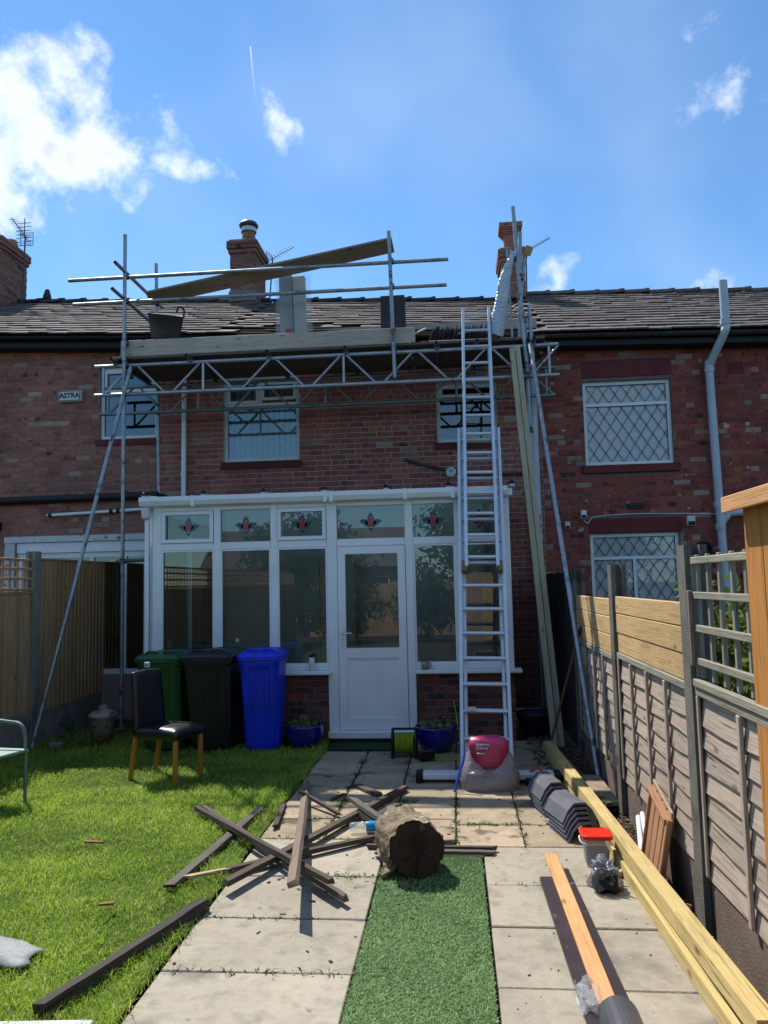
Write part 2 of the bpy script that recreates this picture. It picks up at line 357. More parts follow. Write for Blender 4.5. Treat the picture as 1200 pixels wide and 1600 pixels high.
def glass_mat(name, tint=(.93, .97, .95), ior=1.9, rough=0.0):
    ma = bpy.data.materials.new(name); ma.use_nodes = True; nt = ma.node_tree; N = nt.nodes; L = nt.links
    N.clear(); out = N.new('ShaderNodeOutputMaterial')
    tr = N.new('ShaderNodeBsdfTransparent'); tr.inputs[0].default_value = tint+(1,)
    gl = N.new('ShaderNodeBsdfGlossy'); gl.inputs['Roughness'].default_value = rough
    no = N.new('ShaderNodeTexNoise'); no.inputs['Scale'].default_value = 1.6; bu = N.new('ShaderNodeBump'); bu.inputs['Strength'].default_value = .015
    L.new(no.outputs['Fac'], bu.inputs['Height']); L.new(bu.outputs[0], gl.inputs['Normal'])
    f = N.new('ShaderNodeFresnel'); f.inputs['IOR'].default_value = ior
    mx = N.new('ShaderNodeMixShader'); L.new(f.outputs[0], mx.inputs[0]); L.new(tr.outputs[0], mx.inputs[1]); L.new(gl.outputs[0], mx.inputs[2]); L.new(mx.outputs[0], out.inputs[0])
    MT[name] = ma
    return ma
def film_mat(name, col, alpha, rough=.2, glossw=.25):
    """Thin plastic film: partly see-through, partly diffuse, with a sheen."""
    ma = bpy.data.materials.new(name); ma.use_nodes = True; nt = ma.node_tree; N = nt.nodes; L = nt.links
    bs = N['Principled BSDF']; bs.inputs['Base Color'].default_value = hexc(col); bs.inputs['Roughness'].default_value = rough
    bs.inputs['Alpha'].default_value = alpha; bs.inputs['Specular IOR Level'].default_value = .6
    no = N.new('ShaderNodeTexNoise'); no.inputs['Scale'].default_value = 30; bu = N.new('ShaderNodeBump'); bu.inputs['Strength'].default_value = .5; bu.inputs['Distance'].default_value = .01
    L.new(no.outputs['Fac'], bu.inputs['Height']); L.new(bu.outputs[0], bs.inputs['Normal'])
    MT[name] = ma
    return ma

upvc = pm('upvc', ['d6dbde', 'e2e6e8'], scale=3, rough=.32, bump=.03, var=.04, spec=.5, spots=('c0c5c6', .70, 5))
upvc_grey = pm('upvc_aged', ['bcc2c3', 'cfd4d4'], scale=4, rough=.45, bump=.05, var=.06)
pipe_grey = pm('grey_plastic_pipe', ['aab4bd', 'b8c1c9'], scale=3, rough=.5, bump=.06, var=.05, spots=('8a959b', .66, 6))
steel = pm('galvanised_steel', ['7d848a', '9aa1a6', '6a6f74'], scale=9, rough=.48, bump=.08, bscale=80, metal=.75, var=.18, spots=[('55575a', .62, 7), ('6b5040', .70, 12)])
steel_dark = pm('weathered_steel', ['54585c', '6d7276'], scale=12, rough=.55, bump=.1, metal=.7, var=.2, spots=('5a4033', .64, 14))
alu = pm('aluminium', ['c2cad3', 'd0d7df'], scale=7, rough=.38, bump=.03, metal=.35, var=.06, spec=.6)
black_pl = pm('black_plastic', ['0c0d0f', '16181b'], scale=5, rough=.5, bump=.1, var=.1)
brick_mid = pm('brick_middle', ['8a5047', '9b5c50', '724641'], scale=10, rough=.9, bump=.5, bscale=70, var=.42, hue=.02, weather=(.9, .22, .5), pale=('97887c', .03), spots=[('a0968c', .69, 9), ('453030', .64, 5)])
brick_left = pm('brick_left', ['8c5d50', '9d6a5b', '75514a'], scale=9, rough=.9, bump=.5, bscale=70, var=.36, hue=.02, weather=(.9, .25, .5), pale=('a08c7d', .05), spots=[('a89a8b', .68, 7), ('543a36', .62, 5)])
brick_right = pm('brick_right', ['874339', '985043', '6a3833'], scale=9, rough=.9, bump=.6, bscale=60, var=.45, hue=.02, weather=(.9, .25, .5), pale=('a38d80', .09), spots=[('b5a99c', .64, 8), ('4a3030', .60, 5)])
brick_dwarf = pm('brick_dwarf', ['5d3832', '70443a', '3d333c'], scale=6, rough=.85, bump=.5, bscale=70, var=.8, hue=.04, spots=('2b2a36', .55, 4))
brick_chim = pm('brick_chimney', ['77544a', '876053', '5f463e'], scale=9, rough=.9, bump=.5, var=.5, hue=.02, spots=('3a2c2a', .6, 4))
mort_mid = pm('mortar_pale', ['a89b90', 'b6aa9f'], scale=20, rough=.95, bump=.4, bscale=150, var=0, weather=(.9, .25, .5))
mort_left = pm('mortar_brown', ['84746a', '95857a'], scale=20, rough=.95, bump=.4, bscale=150, var=0, weather=(.9, .25, .5))
mort_right = pm('mortar_dark', ['6b5b56', '857570'], scale=14, rough=.95, bump=.4, bscale=150, var=0, weather=(.9, .25, .5))
slate = pm('roof_slate', ['544c48', '6a615c', '47403d'], scale=5, rough=.9, bump=.3, bscale=30, var=.45, weather=(.8, .25, 1), spots=[('8a867c', .65, 6), ('3d3a3b', .62, 9)])
slate_dk = pm('roof_slate_dark', ['2f2c30', '3c383a'], scale=6, rough=.6, bump=.3, bscale=30, var=.45)
felt = pm('roof_underlay', ['1c1a1c', '2a2628'], scale=6, rough=.9, bump=.3)
redpaint = pm('red_paint', ['5d1c1d', '6e2423'], scale=5, rough=.6, bump=.25, bscale=50, var=.1, spots=('4a1718', .6, 9))
concrete = pm('concrete_post', ['6f6d67', '8b887f'], scale=7, rough=.92, bump=.5, bscale=90, var=.15, spots=[('57594f', .6, 4), ('9c988c', .66, 30)])
concrete_dk = pm('concrete_post_dark', ['57544e', '6d6a62'], scale=7, rough=.95, bump=.5, bscale=90, var=.15, spots=[('43443c', .6, 4), ('85816f', .66, 30)])  # darker copy for right posts: shade of their near faces put into the colour
slab_m = pm('concrete_slab', ['948c7d', 'a39b8a', '878071'], scale=7, rough=.9, bump=.35, bscale=120, var=.20, weather=(1.6, .16, 1), spots=[('7a766c', .60, 1.3), ('7d796e', .66, 3.5), ('6a665c', .68, 9), ('b3ab9d', .66, 55), ('77715f', .66, 70)])
slab_p = pm('patio_slab', ['8f8069', 'a3937b', '817462'], scale=5, rough=.92, bump=.4, bscale=90, var=.30, hue=.015, weather=(1.5, .2, 1), spots=[('5f5a4d', .60, 4), ('6b6455', .6, 1.5), ('a89a82', .68, 30)])
soil = pm('soil', ['2e261f', '41362b'], scale=9, rough=1, bump=.8, bscale=40, var=0)
lawn_m = pm('lawn_soil', ['2e3a16', '46551f', '38421c'], scale=5, rough=1, bump=.8, bscale=60, var=0)
w_new = wood('new_timber', ['ad975f', 'c3ad74', '978752'], var=.14, spots=[('857d4f', .60, 2), ('7d6a42', .64, 4)])
w_new2 = wood('new_plank', ['b08f5f', 'c5a574', '9c7f50'], var=.14, spots=('7d5b33', .70, 4))
w_orange = wood('orange_timber', ['a5682f', 'bb7f3f', '935a26'], var=.12, spots=[('5f3210', .71, 3), ('4a260c', .72, 9)])
w_orange2 = wood('orange_plank', ['bf8a58', 'cf9b68', 'b07c4c'], var=.08, spots=('8f5d31', .69, 4))
w_left = wood('fence_board_brown', ['a5805c', 'b8936d', '8f6d4d'], var=.22, spots=('5f4936', .65, 3), hue=.012)
w_left2 = wood('fence_board_red', ['7a4c34', '8c5a3e', '67402c'], var=.2)
w_grey = wood('fence_board_weathered', ['96887a', 'ae9f8f', '7b6e61'], var=.22, spots=[('574e46', .62, 3), ('a79c8b', .66, 8)])
w_trel = wood('trellis_grey', ['7d7868', '959080', '68644f'], var=.2, spots=('5a6046', .63, 5))
w_dark = wood('old_batten', ['413832', '51473e', '302923'], var=.4, rough=.85, bump=.5, spots=[('7a6f62', .64, 3), ('251f1b', .60, 5)])
w_darkgrey = wood('old_batten_grey', ['514c46', '635d55', '403b36'], var=.3, rough=.88, bump=.5, spots=[('35312c', .62, 4), ('8f887c', .64, 6)])
w_board = wood('scaffold_board', ['a89b8c', 'bdb0a0', '95887a'], var=.18, spots=('7a6e62', .66, 4))
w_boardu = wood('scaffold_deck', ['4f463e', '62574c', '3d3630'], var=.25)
w_leg = wood('chair_leg_wood', ['a5702f', 'b9823d', '93602a'], var=.06, rough=.45)
w_brown = wood('brown_tongue_board', ['7c5232', '8c6040', '6b4529'], var=.14)
w_lean = wood('leaning_timber', ['a39b80', 'b3ab91', '8f886e'], var=.1, spots=('7f7a60', .63, 3))
w_plank = wood('grey_plank', ['7d7062', '8f8172', '6c6054'], var=.1, spots=('5a4f44', .64, 3))
glass = glass_mat('window_glass', (.88, .93, .92), 1.75)
glass_clear = glass_mat('window_glass_clear', (.99, .995, 1.0), 1.45)
glass_up = glass_mat('window_glass_upstairs', (.84, .89, .92), 1.95)
poly = film_mat('polycarbonate', 'c4ccce', .28, .4)
# ------------------------------------------------------------------ ground, paving, lawn
def sheet(name, x0, x1, y0, y1, z, mat):
    me = bpy.data.meshes.new(name)
    me.from_pydata([(x0, y0, z), (x1, y0, z), (x1, y1, z), (x0, y1, z)], [], [(0, 1, 2, 3)]); me.materials.append(mat)
    o = mesh_obj(name, me); o['kind'] = 'structure'; return o
sheet('ground', -300, 300, -300, 300, -.045, soil)
lawn = sheet('lawn', -4.8, -1.43, -6, 9.6, -.006, lawn_m)
patio = sheet('patio', -1.43, 1.02, 5.28, 8.74, -.03, soil)
path = sheet('path', -1.43, 1.1, 1.6, 5.28, -.034, soil)
def slab(x0, x1, y0, y1, mat, parent, j=.004):
    g = rnd(.004, .009)
    mw = Matrix.Translation(((x0+x1)/2, (y0+y1)/2, -.02+rnd(-j, j)*.6)) @ Matrix.Rotation(rnd(-.006, .006), 4, 'Z') @ Matrix.Rotation(rnd(-.006, .006), 4, 'X') @ Matrix.Rotation(rnd(-.004, .004), 4, 'Y')
    return mesh_obj('slab', cbox_mesh(x1-x0-2*g, y1-y0-2*g, .04, mat, .005), parent, mw)
for ci, (xa, xb) in enumerate([(-1.42, -.96), (-.96, -.505), (-.505, -.05), (-.05, .41), (.41, .99)]):
    y = 5.43 if ci < 3 else 5.31
    while y < 8.6:
        slab(xa, xb, y, min(y+.457, 8.72), slab_p, patio); y += .457
for xa, xb, ys in ((-1.41, -.515, [5.42, 4.75, 4.16, 3.60, 3.02, 2.44, 1.85]), (.125, 1.03, [5.30, 4.66, 4.11, 3.52, 2.94, 2.36, 1.78])):
    for a, b in zip(ys, ys[1:]): slab(xa, xb, b, a, slab_m, path)
bx('turf_strip', -.512, .115, 1.7, 5.12, -.03, -.002, pm('turf_backing', ['1f3a18', '2b4d20'], rough=1, bump=.5), path, c=.002)

# ------------------------------------------------------------------ terraced houses
W = 10.9
def eave_z(x): return 5.55-.050*(x+6.7) if x < 1.25 else 5.165-.03*(x-1.25)
def ridge_z(x): return 7.46-.052*(x+8.4) if x < 1.25 else 7.06-.041*(x-1.46)
EY, RY = 10.60, 14.2
def roof_pt(x, t, off=0):
    a = Vector((x, EY, eave_z(x))); b = Vector((x, RY, ridge_z(x)))
    n = Vector((0, -(b.z-a.z), RY-EY)).normalized()
    return a.lerp(b, t) + n*off
def brick_field(parent, mat, x0, x1, z0, z1, Y, holes=(), nmax=300, course=.0772, bl=.2245, proud=.007, header=6, vary=True, axis='Y', seen=None):
    """Lay bricks in courses on a wall face; whole bricks near the camera are objects, the rest one joined part."""
    out = []; i = 0; z = z0
    zt = z1 if callable(z1) else (lambda x: z1)
    zmax = max(zt(x0), zt(x1))
    while z < zmax - .03:
        hd = header and i % header == 2
        l = bl/2 if hd else bl
        x = x0 - (0 if i % 2 == 0 else (l/2)) - rnd(0, .02)
        while x < x1:
            ll = l*rnd(.97, 1.03)
            a, b = max(x+.005, x0), min(x+ll-.005, x1); x += ll
            if z+course > zt((a+b)/2)+.02: continue
            seg = [(a, b)]
            for hx0, hx1, hz0, hz1 in holes:
                if z+course*.85 > hz0 and z+course*.15 < hz1:
                    ns = []
                    for p, q in seg:
                        if q <= hx0 or p >= hx1: ns.append((p, q)); continue
                        if p < hx0: ns.append((p, hx0-.004))
                        if q > hx1: ns.append((hx1+.004, q))
                    seg = ns
            for p, q in seg:
                if q-p > .025: out.append((p, q, z))
        z += course; i += 1
    bh = course-.0105
    camp = Vector((0, 0, CAMZ))
    def cen(b): return Vector(((b[0]+b[1])/2, Y, b[2]+course/2)) if axis == 'Y' else Vector((Y, (b[0]+b[1])/2, b[2]+course/2))
    order = sorted(out, key=lambda b: ((0 if seen is None or seen(b) else 1), (cen(b)-camp).length))
    rest = MB()
    for k, b in enumerate(order):
        L = round((b[1]-b[0])/.004)*.004; c = cen(b); pr_ = proud*rnd(.4, 1.25)
        if k < nmax:
            mw = Matrix.Translation(c) @ Matrix.Rotation(rnd(-.008, .008), 4, 'Y')
            if axis == 'Y': mw.translation.y = Y + .02 - pr_
            else:
                mw = Matrix.Translation(c) @ Matrix.Rotation(R(90), 4, 'Z'); mw.translation.x = Y - .02 + pr_
            mesh_obj('brick', cbox_mesh(L, .04, round(bh, 4), mat, .003), parent, mw)
        else:
            z = b[2]+(course-bh)/2
            if axis == 'Y': rest.box(b[0], b[1], Y-pr_, Y+.03, z, z+bh)
            else: rest.box(Y-.03, Y+pr_, b[0], b[1], z, z+bh)
    if rest.v:
        o = rest.build('brickwork', mat, parent, fix=True); o['kind'] = 'stuff'
def wall_slab(name, mat, parent, x0, x1, z0, z1, Y, holes, th=.22):
    xs = sorted({x0, x1, *[h[0] for h in holes], *[h[1] for h in holes]}); zs = sorted({z0, z1, *[h[2] for h in holes], *[h[3] for h in holes]})
    xs = [x for x in xs if x0 <= x <= x1]; zs = [z for z in zs if z0 <= z <= z1]
    b = MB()
    for xa, xb in zip(xs, xs[1:]):
        for za, zb in zip(zs, zs[1:]):
            mx, mz = (xa+xb)/2, (za+zb)/2
            if any(h[0] < mx < h[1] and h[2] < mz < h[3] for h in holes): continue
            b.box(xa, xb, Y, Y+th, za, zb)
    return b.build(name, mat, parent)
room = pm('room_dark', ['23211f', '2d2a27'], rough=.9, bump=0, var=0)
blind_m = pm('blind_white', ['eceded', 'f3f3f3'], rough=.8, bump=.1, var=.1)
lead = pm('lead_strip', ['3a3d42', '4a4d52'], rough=.6, bump=0)
def window(parent, x0, x1, z0, z1, Y, fw=.05, transoms=(), mullions=(), fm=upvc, gm=glass_up, blind=None, lattice=0, sashes=(), rec=.05):
    """Window part (outer frame) with pane, sash, lattice and blind below it."""
    ya, yb = Y+rec, Y+rec+.06
    f = MB()
    f.box(x0, x0+fw, ya, yb, z0, z1).box(x1-fw, x1, ya, yb, z0, z1)
    f.box(x0+fw, x1-fw, ya+.001, yb, z0, z0+fw).box(x0+fw, x1-fw, ya+.001, yb, z1-fw, z1)
    zs = [z0+fw] + [t for t in transoms] + [z1-fw]
    for t in transoms: f.box(x0+fw, x1-fw, ya+.002, yb, t-fw*.45, t+fw*.45)
    for (xm, za, zb) in mullions: f.box(xm-fw*.45, xm+fw*.45, ya+.003, yb, za, zb)
    win = f.build('window', fm, parent)
    for i in range(len(zs)-1):
        za, zb = zs[i]+(fw*.45 if i else 0), zs[i+1]-(fw*.45 if i < len(zs)-2 else 0)
        xs = [x0+fw] + [m_[0] for m_ in mullions if m_[1] < (za+zb)/2 < m_[2]] + [x1-fw]
        for j in range(len(xs)-1):
            xa, xb = xs[j]+(fw*.45 if j else 0), xs[j+1]-(fw*.45 if j < len(xs)-2 else 0)
            if (i, j) in sashes:
                s = .04; q = MB()
                q.box(xa, xa+s, ya-.012, yb-.01, za, zb).box(xb-s, xb, ya-.012, yb-.01, za, zb).box(xa+s, xb-s, ya-.011, yb-.01, za, za+s).box(xa+s, xb-s, ya-.011, yb-.01, zb-s, zb)
                q.build('sash', fm, win); xa, xb, za, zb = xa+s, xb-s, za+s, zb-s
            bx('pane', xa-.004, xb+.004, ya+.025, ya+.031, za-.004, zb+.004, gm, win, c=0)
            if lattice:
                q = MB(); w_, h_ = xb-xa, zb-za; st = lattice; k = 1.55
                def clipseg(p, d):
                    t0, t1 = -1e9, 1e9
                    for o_, dd, lo, hi in ((p[0], d[0], xa, xb), (p[1], d[1], za, zb)):
                        a_, b_ = (lo-o_)/dd, (hi-o_)/dd; t0 = max(t0, min(a_, b_)); t1 = min(t1, max(a_, b_))
                    return (t0, t1) if t1-t0 > .03 else None
                n = int((w_+h_/k)/st)+2
                for e in range(-n, n):
                    for sg in (1, -1):
                        p = (xa+e*st, za); d = (sg, k); t = clipseg(p, d)
                        if t: q.obox((p[0]+d[0]*t[0], ya+.022, p[1]+d[1]*t[0]), (p[0]+d[0]*t[1], ya+.022, p[1]+d[1]*t[1]), .007, .007, up=(0, 1, 0))
                for a_, b_ in (((xa, za), (xb, za)), ((xa, zb), (xb, zb)), ((xa, za), (xa, zb)), ((xb, za), (xb, zb))):
                    q.obox((a_[0], ya+.0225, a_[1]), (b_[0], ya+.0225, b_[1]), .010, .010, up=(0, 1, 0))
                lo_ = q.build('lattice', lead, win); lo_['kind'] = 'stuff'
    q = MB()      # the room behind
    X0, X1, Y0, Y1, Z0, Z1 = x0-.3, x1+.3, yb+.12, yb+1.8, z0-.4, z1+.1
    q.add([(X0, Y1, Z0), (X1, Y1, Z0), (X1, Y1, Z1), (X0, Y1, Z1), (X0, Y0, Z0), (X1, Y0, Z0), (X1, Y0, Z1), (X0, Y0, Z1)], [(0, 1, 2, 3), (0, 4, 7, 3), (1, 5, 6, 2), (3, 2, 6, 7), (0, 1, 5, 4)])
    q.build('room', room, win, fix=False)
    if blind == 'vertical':
        n = int((x1-x0-.1)/.085)
        for k in range(n):
            xx = x0+.07+k*.085
            beam('blind_slat', (xx, yb+.09, z0+.03), (xx+rnd(-.004, .004), yb+.09, z1-.06), .075, .004, blind_m, win, up=(.55, -1, 0), c=0)
    elif blind == 'roller':
        q = MB(); nn = 18
        vv = []
        for k in range(nn+1):
            zz = z0+.02+(z1-z0-.05)*k/nn; off = .01*math.sin(k*1.9)
            vv += [(x0+.05, yb-.012+off*.6, zz), (x1-.05, yb-.012+off*.6, zz)]
        q.add(vv, [(2*k, 2*k+1, 2*k+3, 2*k+2) for k in range(nn)]); q.build('blind', blind_m, win, fix=False)
    return win
def slates(parent, mat, x0, x1, skip=None, w=.30, rows=16):
    t_ = 1/rows
    for r in range(rows):
        x = x0 + (w/2 if r % 2 else 0)
        while x < x1-.02:
            xa, xb = x, min(x+w, x1); x += w
            if xb-xa < .08 or (skip and skip((xa+xb)/2, r)): continue
            cx = (xa+xb)/2
            a = roof_pt(cx, (r-.12)*t_, .048+rnd(-.006, .010)); b = roof_pt(cx, min((r+1.75)*t_, .999), .012)
            bx0, bx1 = roof_pt(xa, r*t_), roof_pt(xb, r*t_)
            s = (bx1-bx0).normalized(); u = (b-a).normalized(); n = s.cross(u).normalized(); s = u.cross(n)
            mw = Matrix.Identity(4); mid = (a+b)/2
            for i in range(3): mw[i][0], mw[i][1], mw[i][2], mw[i][3] = u[i], -s[i], n[i], mid[i]
            if skip: mw = mw @ Matrix.Rotation(rnd(-.025, .025), 4, 'Z')
            mesh_obj('slate', cbox_mesh(.43, round(xb-xa-.002, 2), .024, mat, .003), parent, mw)
def roof_part(parent, x0, x1, m_, open_=False):
    b = MB()
    for xa, xb in ((x0, x1),):
        A, B = roof_pt(xa, 0), roof_pt(xb, 0); Cc, Dd = roof_pt(xa, 1), roof_pt(xb, 1)
        Eb, Fb = Vector((xa, 2*RY-EY, eave_z(xa))), Vector((xb, 2*RY-EY, eave_z(xb)))
        b.add([A, B, Dd, Cc, Fb, Eb], [(0, 1, 2, 3), (3, 2, 4, 5)])
        b.add([A, Cc, Eb], [(0, 1, 2)]); b.add([B, Dd, Fb], [(0, 1, 2)])
    return b.build('roof', m_, parent, fix=False)
def ridge_tiles(parent, x0, x1, mat):
    x = x0
    while x < x1-.05:
        xb = min(x+.45, x1)
        pa = [(-.13, -.03), (-.10, .035), (0, .075), (.10, .035), (.13, -.03), (.11, -.03), (.09, .02), (0, .055), (-.09, .02), (-.11, -.03)]
        q = MB(); z = ridge_z((x+xb)/2)+.03+rnd(-.006, .006)
        q.prism([(RY+a, z+b_) for a, b_ in pa], x+.004, xb-.004, 'X')
        pa2 = [(a*1.12, b_*1.12+.004) for a, b_ in pa[:5]]
        q.prism([(RY+a, z+b_) for a, b_ in pa2], xb-.06, xb+.012, 'X')
        q.build('ridge_tile', mat, parent); x = xb
def chimney(parent, x0, x1, y0, y1, zb, zt, mat, pots, cap='corbel'):
    core = MB().box(x0+.005, x1-.005, y0+.005, y1-.005, zb, zt).build('chimney', mort_left, parent)
    brick_field(core, mat, x0, x1, zb, zt-.2, y0+.005, nmax=150, header=0, proud=.008)
    brick_field(core, mat, y0, y1, zb, zt-.2, x1-.005, nmax=150, header=0, proud=.008, axis='X')
    for k, g in enumerate((.03, .055, .055)):
        bx('corbel_course', x0-g, x1+g, y0-g, y1+g, zt-.2+k*.078, zt-.2+k*.078+.072, mat, core, c=.006)
    bx('flaunching', x0-.02, x1+.02, y0-.02, y1+.02, zt+.034, zt+.07, concrete, core, c=.02)
    for kind, px, py, r, h in pots:
        z = zt+.06
        terra = pm('terracotta', ['93604e', 'a26e5a'], rough=.85, bump=.2, spots=('5c3a30', .62, 5))
        if kind == 'square':
            q = MB(); q.box(px-r, px+r, py-r, py+r, z, z+h*.62); q.build('chimney_pot', terra, core)
            for k in range(5):
                rr = r*(1.0+.17*k); bx('pot_rim', px-rr, px+rr, py-rr, py+rr, z+h*(.62+.075*k)+.001, z+h*(.62+.075*(k+1)) + (.0 if k < 4 else .06), terra, core, c=.003)
        else:
            MB().lathe([(0, z), (r, z), (r*.9, z+h), (r*.7, z+h), (r*.7, z+h-.1), (0, z+h-.1)], (px, py, 0)).build('chimney_pot', terra, core)
            if kind == 'cowl':
                st = pm('cowl_steel', ['3d4247', '555b60'], metal=.6, rough=.45)
                q = MB().lathe([(r*1.12, z+h-.06), (r*1.15, z+h), (r*1.05, z+h+.03)], (px, py, 0)); q.build('cowl_band', upvc_grey, core, fix=False)
                q = MB().lathe([(0, z+h+.16), (r*1.2, z+h+.13), (r*1.42, z+h+.08), (r*1.35, z+h+.05), (0, z+h+.05)], (px, py, 0)); q.build('cowl', st, core)
                for a in range(4): tube('cowl_leg', (px+r*math.cos(a*1.57+.7), py+r*math.sin(a*1.57+.7), z+h-.02), (px+r*math.cos(a*1.57+.7), py+r*math.sin(a*1.57+.7), z+h+.06), .012, st, core, n=6)
    return core

# --- left house
hl = thing('terraced_house', 'left terraced house of brown brick with slate roof and flat roofed extension', 'house', (-6.7, W, 0))
holes = [(-5.24, -4.35, 3.98, 5.08)]
wl = wall_slab('wall', mort_left, hl, -9.6, -4.31, 2.9, 5.62, W, holes)
brick_field(wl, brick_left, -8.4, -4.315, 2.98, lambda x: eave_z(x)-.10, W, holes, seen=lambda b: b[0] > -7)
wnd = window(hl, -5.24, -4.35, 3.98, 5.08, W, transoms=(4.72,), sashes=((1, 0),), fm=upvc)
bx('window_sill', -5.29, -4.30, W-.035, W+.05, 3.88, 3.975, redpaint, hl)
rl = roof_part(hl, -9.5, -3.40, felt)
slates(rl, slate, -8.9, -3.40)
ridge_tiles(rl, -9.4, -3.42, slate_dk)
def eave_board(parent, x0, x1, m_, gm):
    q = MB()
    n = max(2, int((x1-x0)/1.5))
    for i in range(n):
        xa, xb = x0+(x1-x0)*i/n, x0+(x1-x0)*(i+1)/n
        q.obox((xa, W-.14, eave_z(xa)-.10), (xb, W-.14, eave_z(xb)-.10), .26, .13)
    q.build('fascia', m_, parent)
    prof = [(.055*math.cos(t), -.05*math.sin(t)) for t in [math.pi*k/8 for k in range(9)]] + [(.048*math.cos(t), -.043*math.sin(t)) for t in [math.pi*k/8 for k in range(8, -1, -1)]]
    q = MB(); v = []; nn = len(prof)
    for x in (x0, x1): v += [(x, EY-.035+a, eave_z(x)-.03+b_) for a, b_ in prof]
    q.add(v, [(i, (i+1) % nn, nn+(i+1) % nn, nn+i) for i in range(nn)] + [tuple(range(nn)), tuple(range(nn, 2*nn))])
    q.build('gutter', gm, parent)
eave_board(hl, -9.5, -4.31, black_pl, black_pl)
chimney(hl, -9.3, -8.50, 13.5, 14.4, 7.0, 8.52, brick_chim, [('round', -8.80, 13.75, .1, .24), ('round', -8.66, 14.1, .12, .17)])
MB().lathe([(0, 0), (.085, 0), (.075, .10), (.04, .22), (.03, .23), (0, .23)], (-7.95, RY, ridge_z(-7.95)+.08)).build('ridge_vent', slate_dk, hl)
# extension
eh = [(-6.1, -4.2, .6, 2.42)]
EX = 10.2
we = wall_slab('extension_wall', mort_left, hl, -9.0, -4.02, 0, 3.0, EX, eh)
brick_field(we, brick_left, -8.0, -4.02, 1.6, 2.98, EX, [(-6.26, -4.1, .6, 2.50)], seen=lambda b: b[0] > -6.6)
bx('flat_roof', -9.0, -4.0, EX-.06, W-.002, 3.001, 3.05, felt, hl, c=.01)
tube('roof_edge_roll', (-9.0, EX-.07, 2.99), (-4.03, EX-.07, 3.02), .055, black_pl, hl)
bx('lintel', -6.27, -4.1, EX-.012, EX+.06, 2.42, 2.505, pm('flaking_white_paint', ['b4b7ba', 'c7cacc'], rough=.7, bump=.4, spots=('7d5a50', .58, 9)), hl)
wd = window(hl, -6.1, -4.2, .6, 2.27, EX, fw=.07, mullions=((-5.02, .6, 2.2), (-4.55, .6, 2.2)), fm=upvc, gm=glass)
bx('header_board', -6.1, -4.2, EX+.02, EX+.09, 2.272, 2.418, upvc, hl)
bx('painted_quoin', -6.26, -6.11, EX-.014, EX+.04, .6, 2.415, MT['flaking_white_paint'], hl)
bx('wall_light', -6.42, -6.31, EX-.10, EX-.008, 2.60, 2.72, black_pl, hl)

# --- middle house
hm = thing('terraced_house', 'middle terraced house with scaffolded eaves and partly stripped slate roof', 'house', (-1.5, W, 0))
holes = [(-3.34, -2.21, 3.57, 4.84), (-.20, .66, 3.74, 4.62)]
wm_ = wall_slab('wall', mort_mid, hm, -4.31, 1.27, 0, 5.50, W, holes)
brick_field(wm_, brick_mid, -4.305, 1.265, 2.85, lambda x: eave_z(x)-.12, W, holes, seen=lambda b: b[2] < 4.7)
brick_field(wm_, brick_mid, .63, 1.265, .0, 2.85, W, nmax=120)
window(hm, -3.34, -2.21, 3.57, 4.84, W, transoms=(4.42,), mullions=((-2.80, 4.42, 4.8),), fm=upvc_grey, blind='vertical', sashes=((1, 0), (1, 1)))
window(hm, -.20, .66, 3.74, 4.62, W, transoms=(4.38,), fm=upvc_grey, sashes=((1, 0),))
for a, b_, z in ((-3.38, -2.17, 3.565), (-.24, .70, 3.735)): bx('window_sill', a, b_, W-.02, W+.05, z-.11, z, pm('sill_brick', ['4d2724', '5c2f2a'], rough=.85, bump=.4), hm)
rm = roof_part(hm, -3.40, 1.2495, felt)
slate_mid = pm('roof_slate_brown', ['524844', '655954', '433a38'], scale=5, rough=.8, bump=.3, bscale=30, var=.5, spots=[('80786f', .65, 6), ('2b2627', .6, 9)])
def gone(x, r):
    lim = 2.5 + 1.0*math.sin(x*2.3+.6) if -3.2 < x < .95 else 0
    return r < lim and not (r > lim-1 and random.random() < .35)
slates(rm, slate_mid, -3.40, 1.25, skip=gone)
ridge_tiles(rm, -3.38, 1.2, slate_dk)
for r in range(5):
    q0, q1 = roof_pt(-3.2, (r+.3)/16, .02), roof_pt(1.0, (r+.3)/16, .02); beam('roof_batten', q0, q1, .04, .022, w_dark, rm)
eave_board(hm, -4.30, 1.26, pm('fascia_dark', ['1a1716', '26211f'], rough=.8), black_pl)
chimney(hm, -4.05, -3.57, 13.65, 14.45, 7.0, 8.2, brick_chim, [('cowl', -3.74, 13.85, .13, .28)])
bx('lead_flashing', -4.07, -3.55, 13.62, 13.645, 7.06, 7.26, pm('lead', ['5b6a70', '6e7b80'], rough=.6, bump=.3), hm)
chimney(hm, 1.0, 1.42, 13.65, 14.35, 6.85, 7.72, pm('brick_chimney_red', ['80584b', '92685a', '6b4a40'], scale=9, rough=.9, bump=.5, var=.4), [('square', 1.2, 13.9, .125, .46)])
def downpipe(parent, x, y, z0, z1, r, mat, clips=()):
    p = tube('downpipe', (x, y, z0), (x+.01, y, z1), r, mat, parent, n=14)
    for c in clips: MB().tube((x, y, c-.03), (x, y, c+.03), r*1.18, 14).build('pipe_clip', mat, p)
    return p
downpipe(hm, -3.92, W-.07, 2.9, 5.2, .036, upvc, (3.4, 4.5))
q = MB().path([(-.66, W-.03, 3.50), (-.4, W-.035, 3.42), (-.1, W-.03, 3.34), (.3, W-.03, 3.26), (.6, W-.03, 3.245), (1.2, W-.03, 3.25)], .022); q.build('old_cable', pm('old_cable', ['3a3d3c', '4a4d4b'], rough=.8), hm)
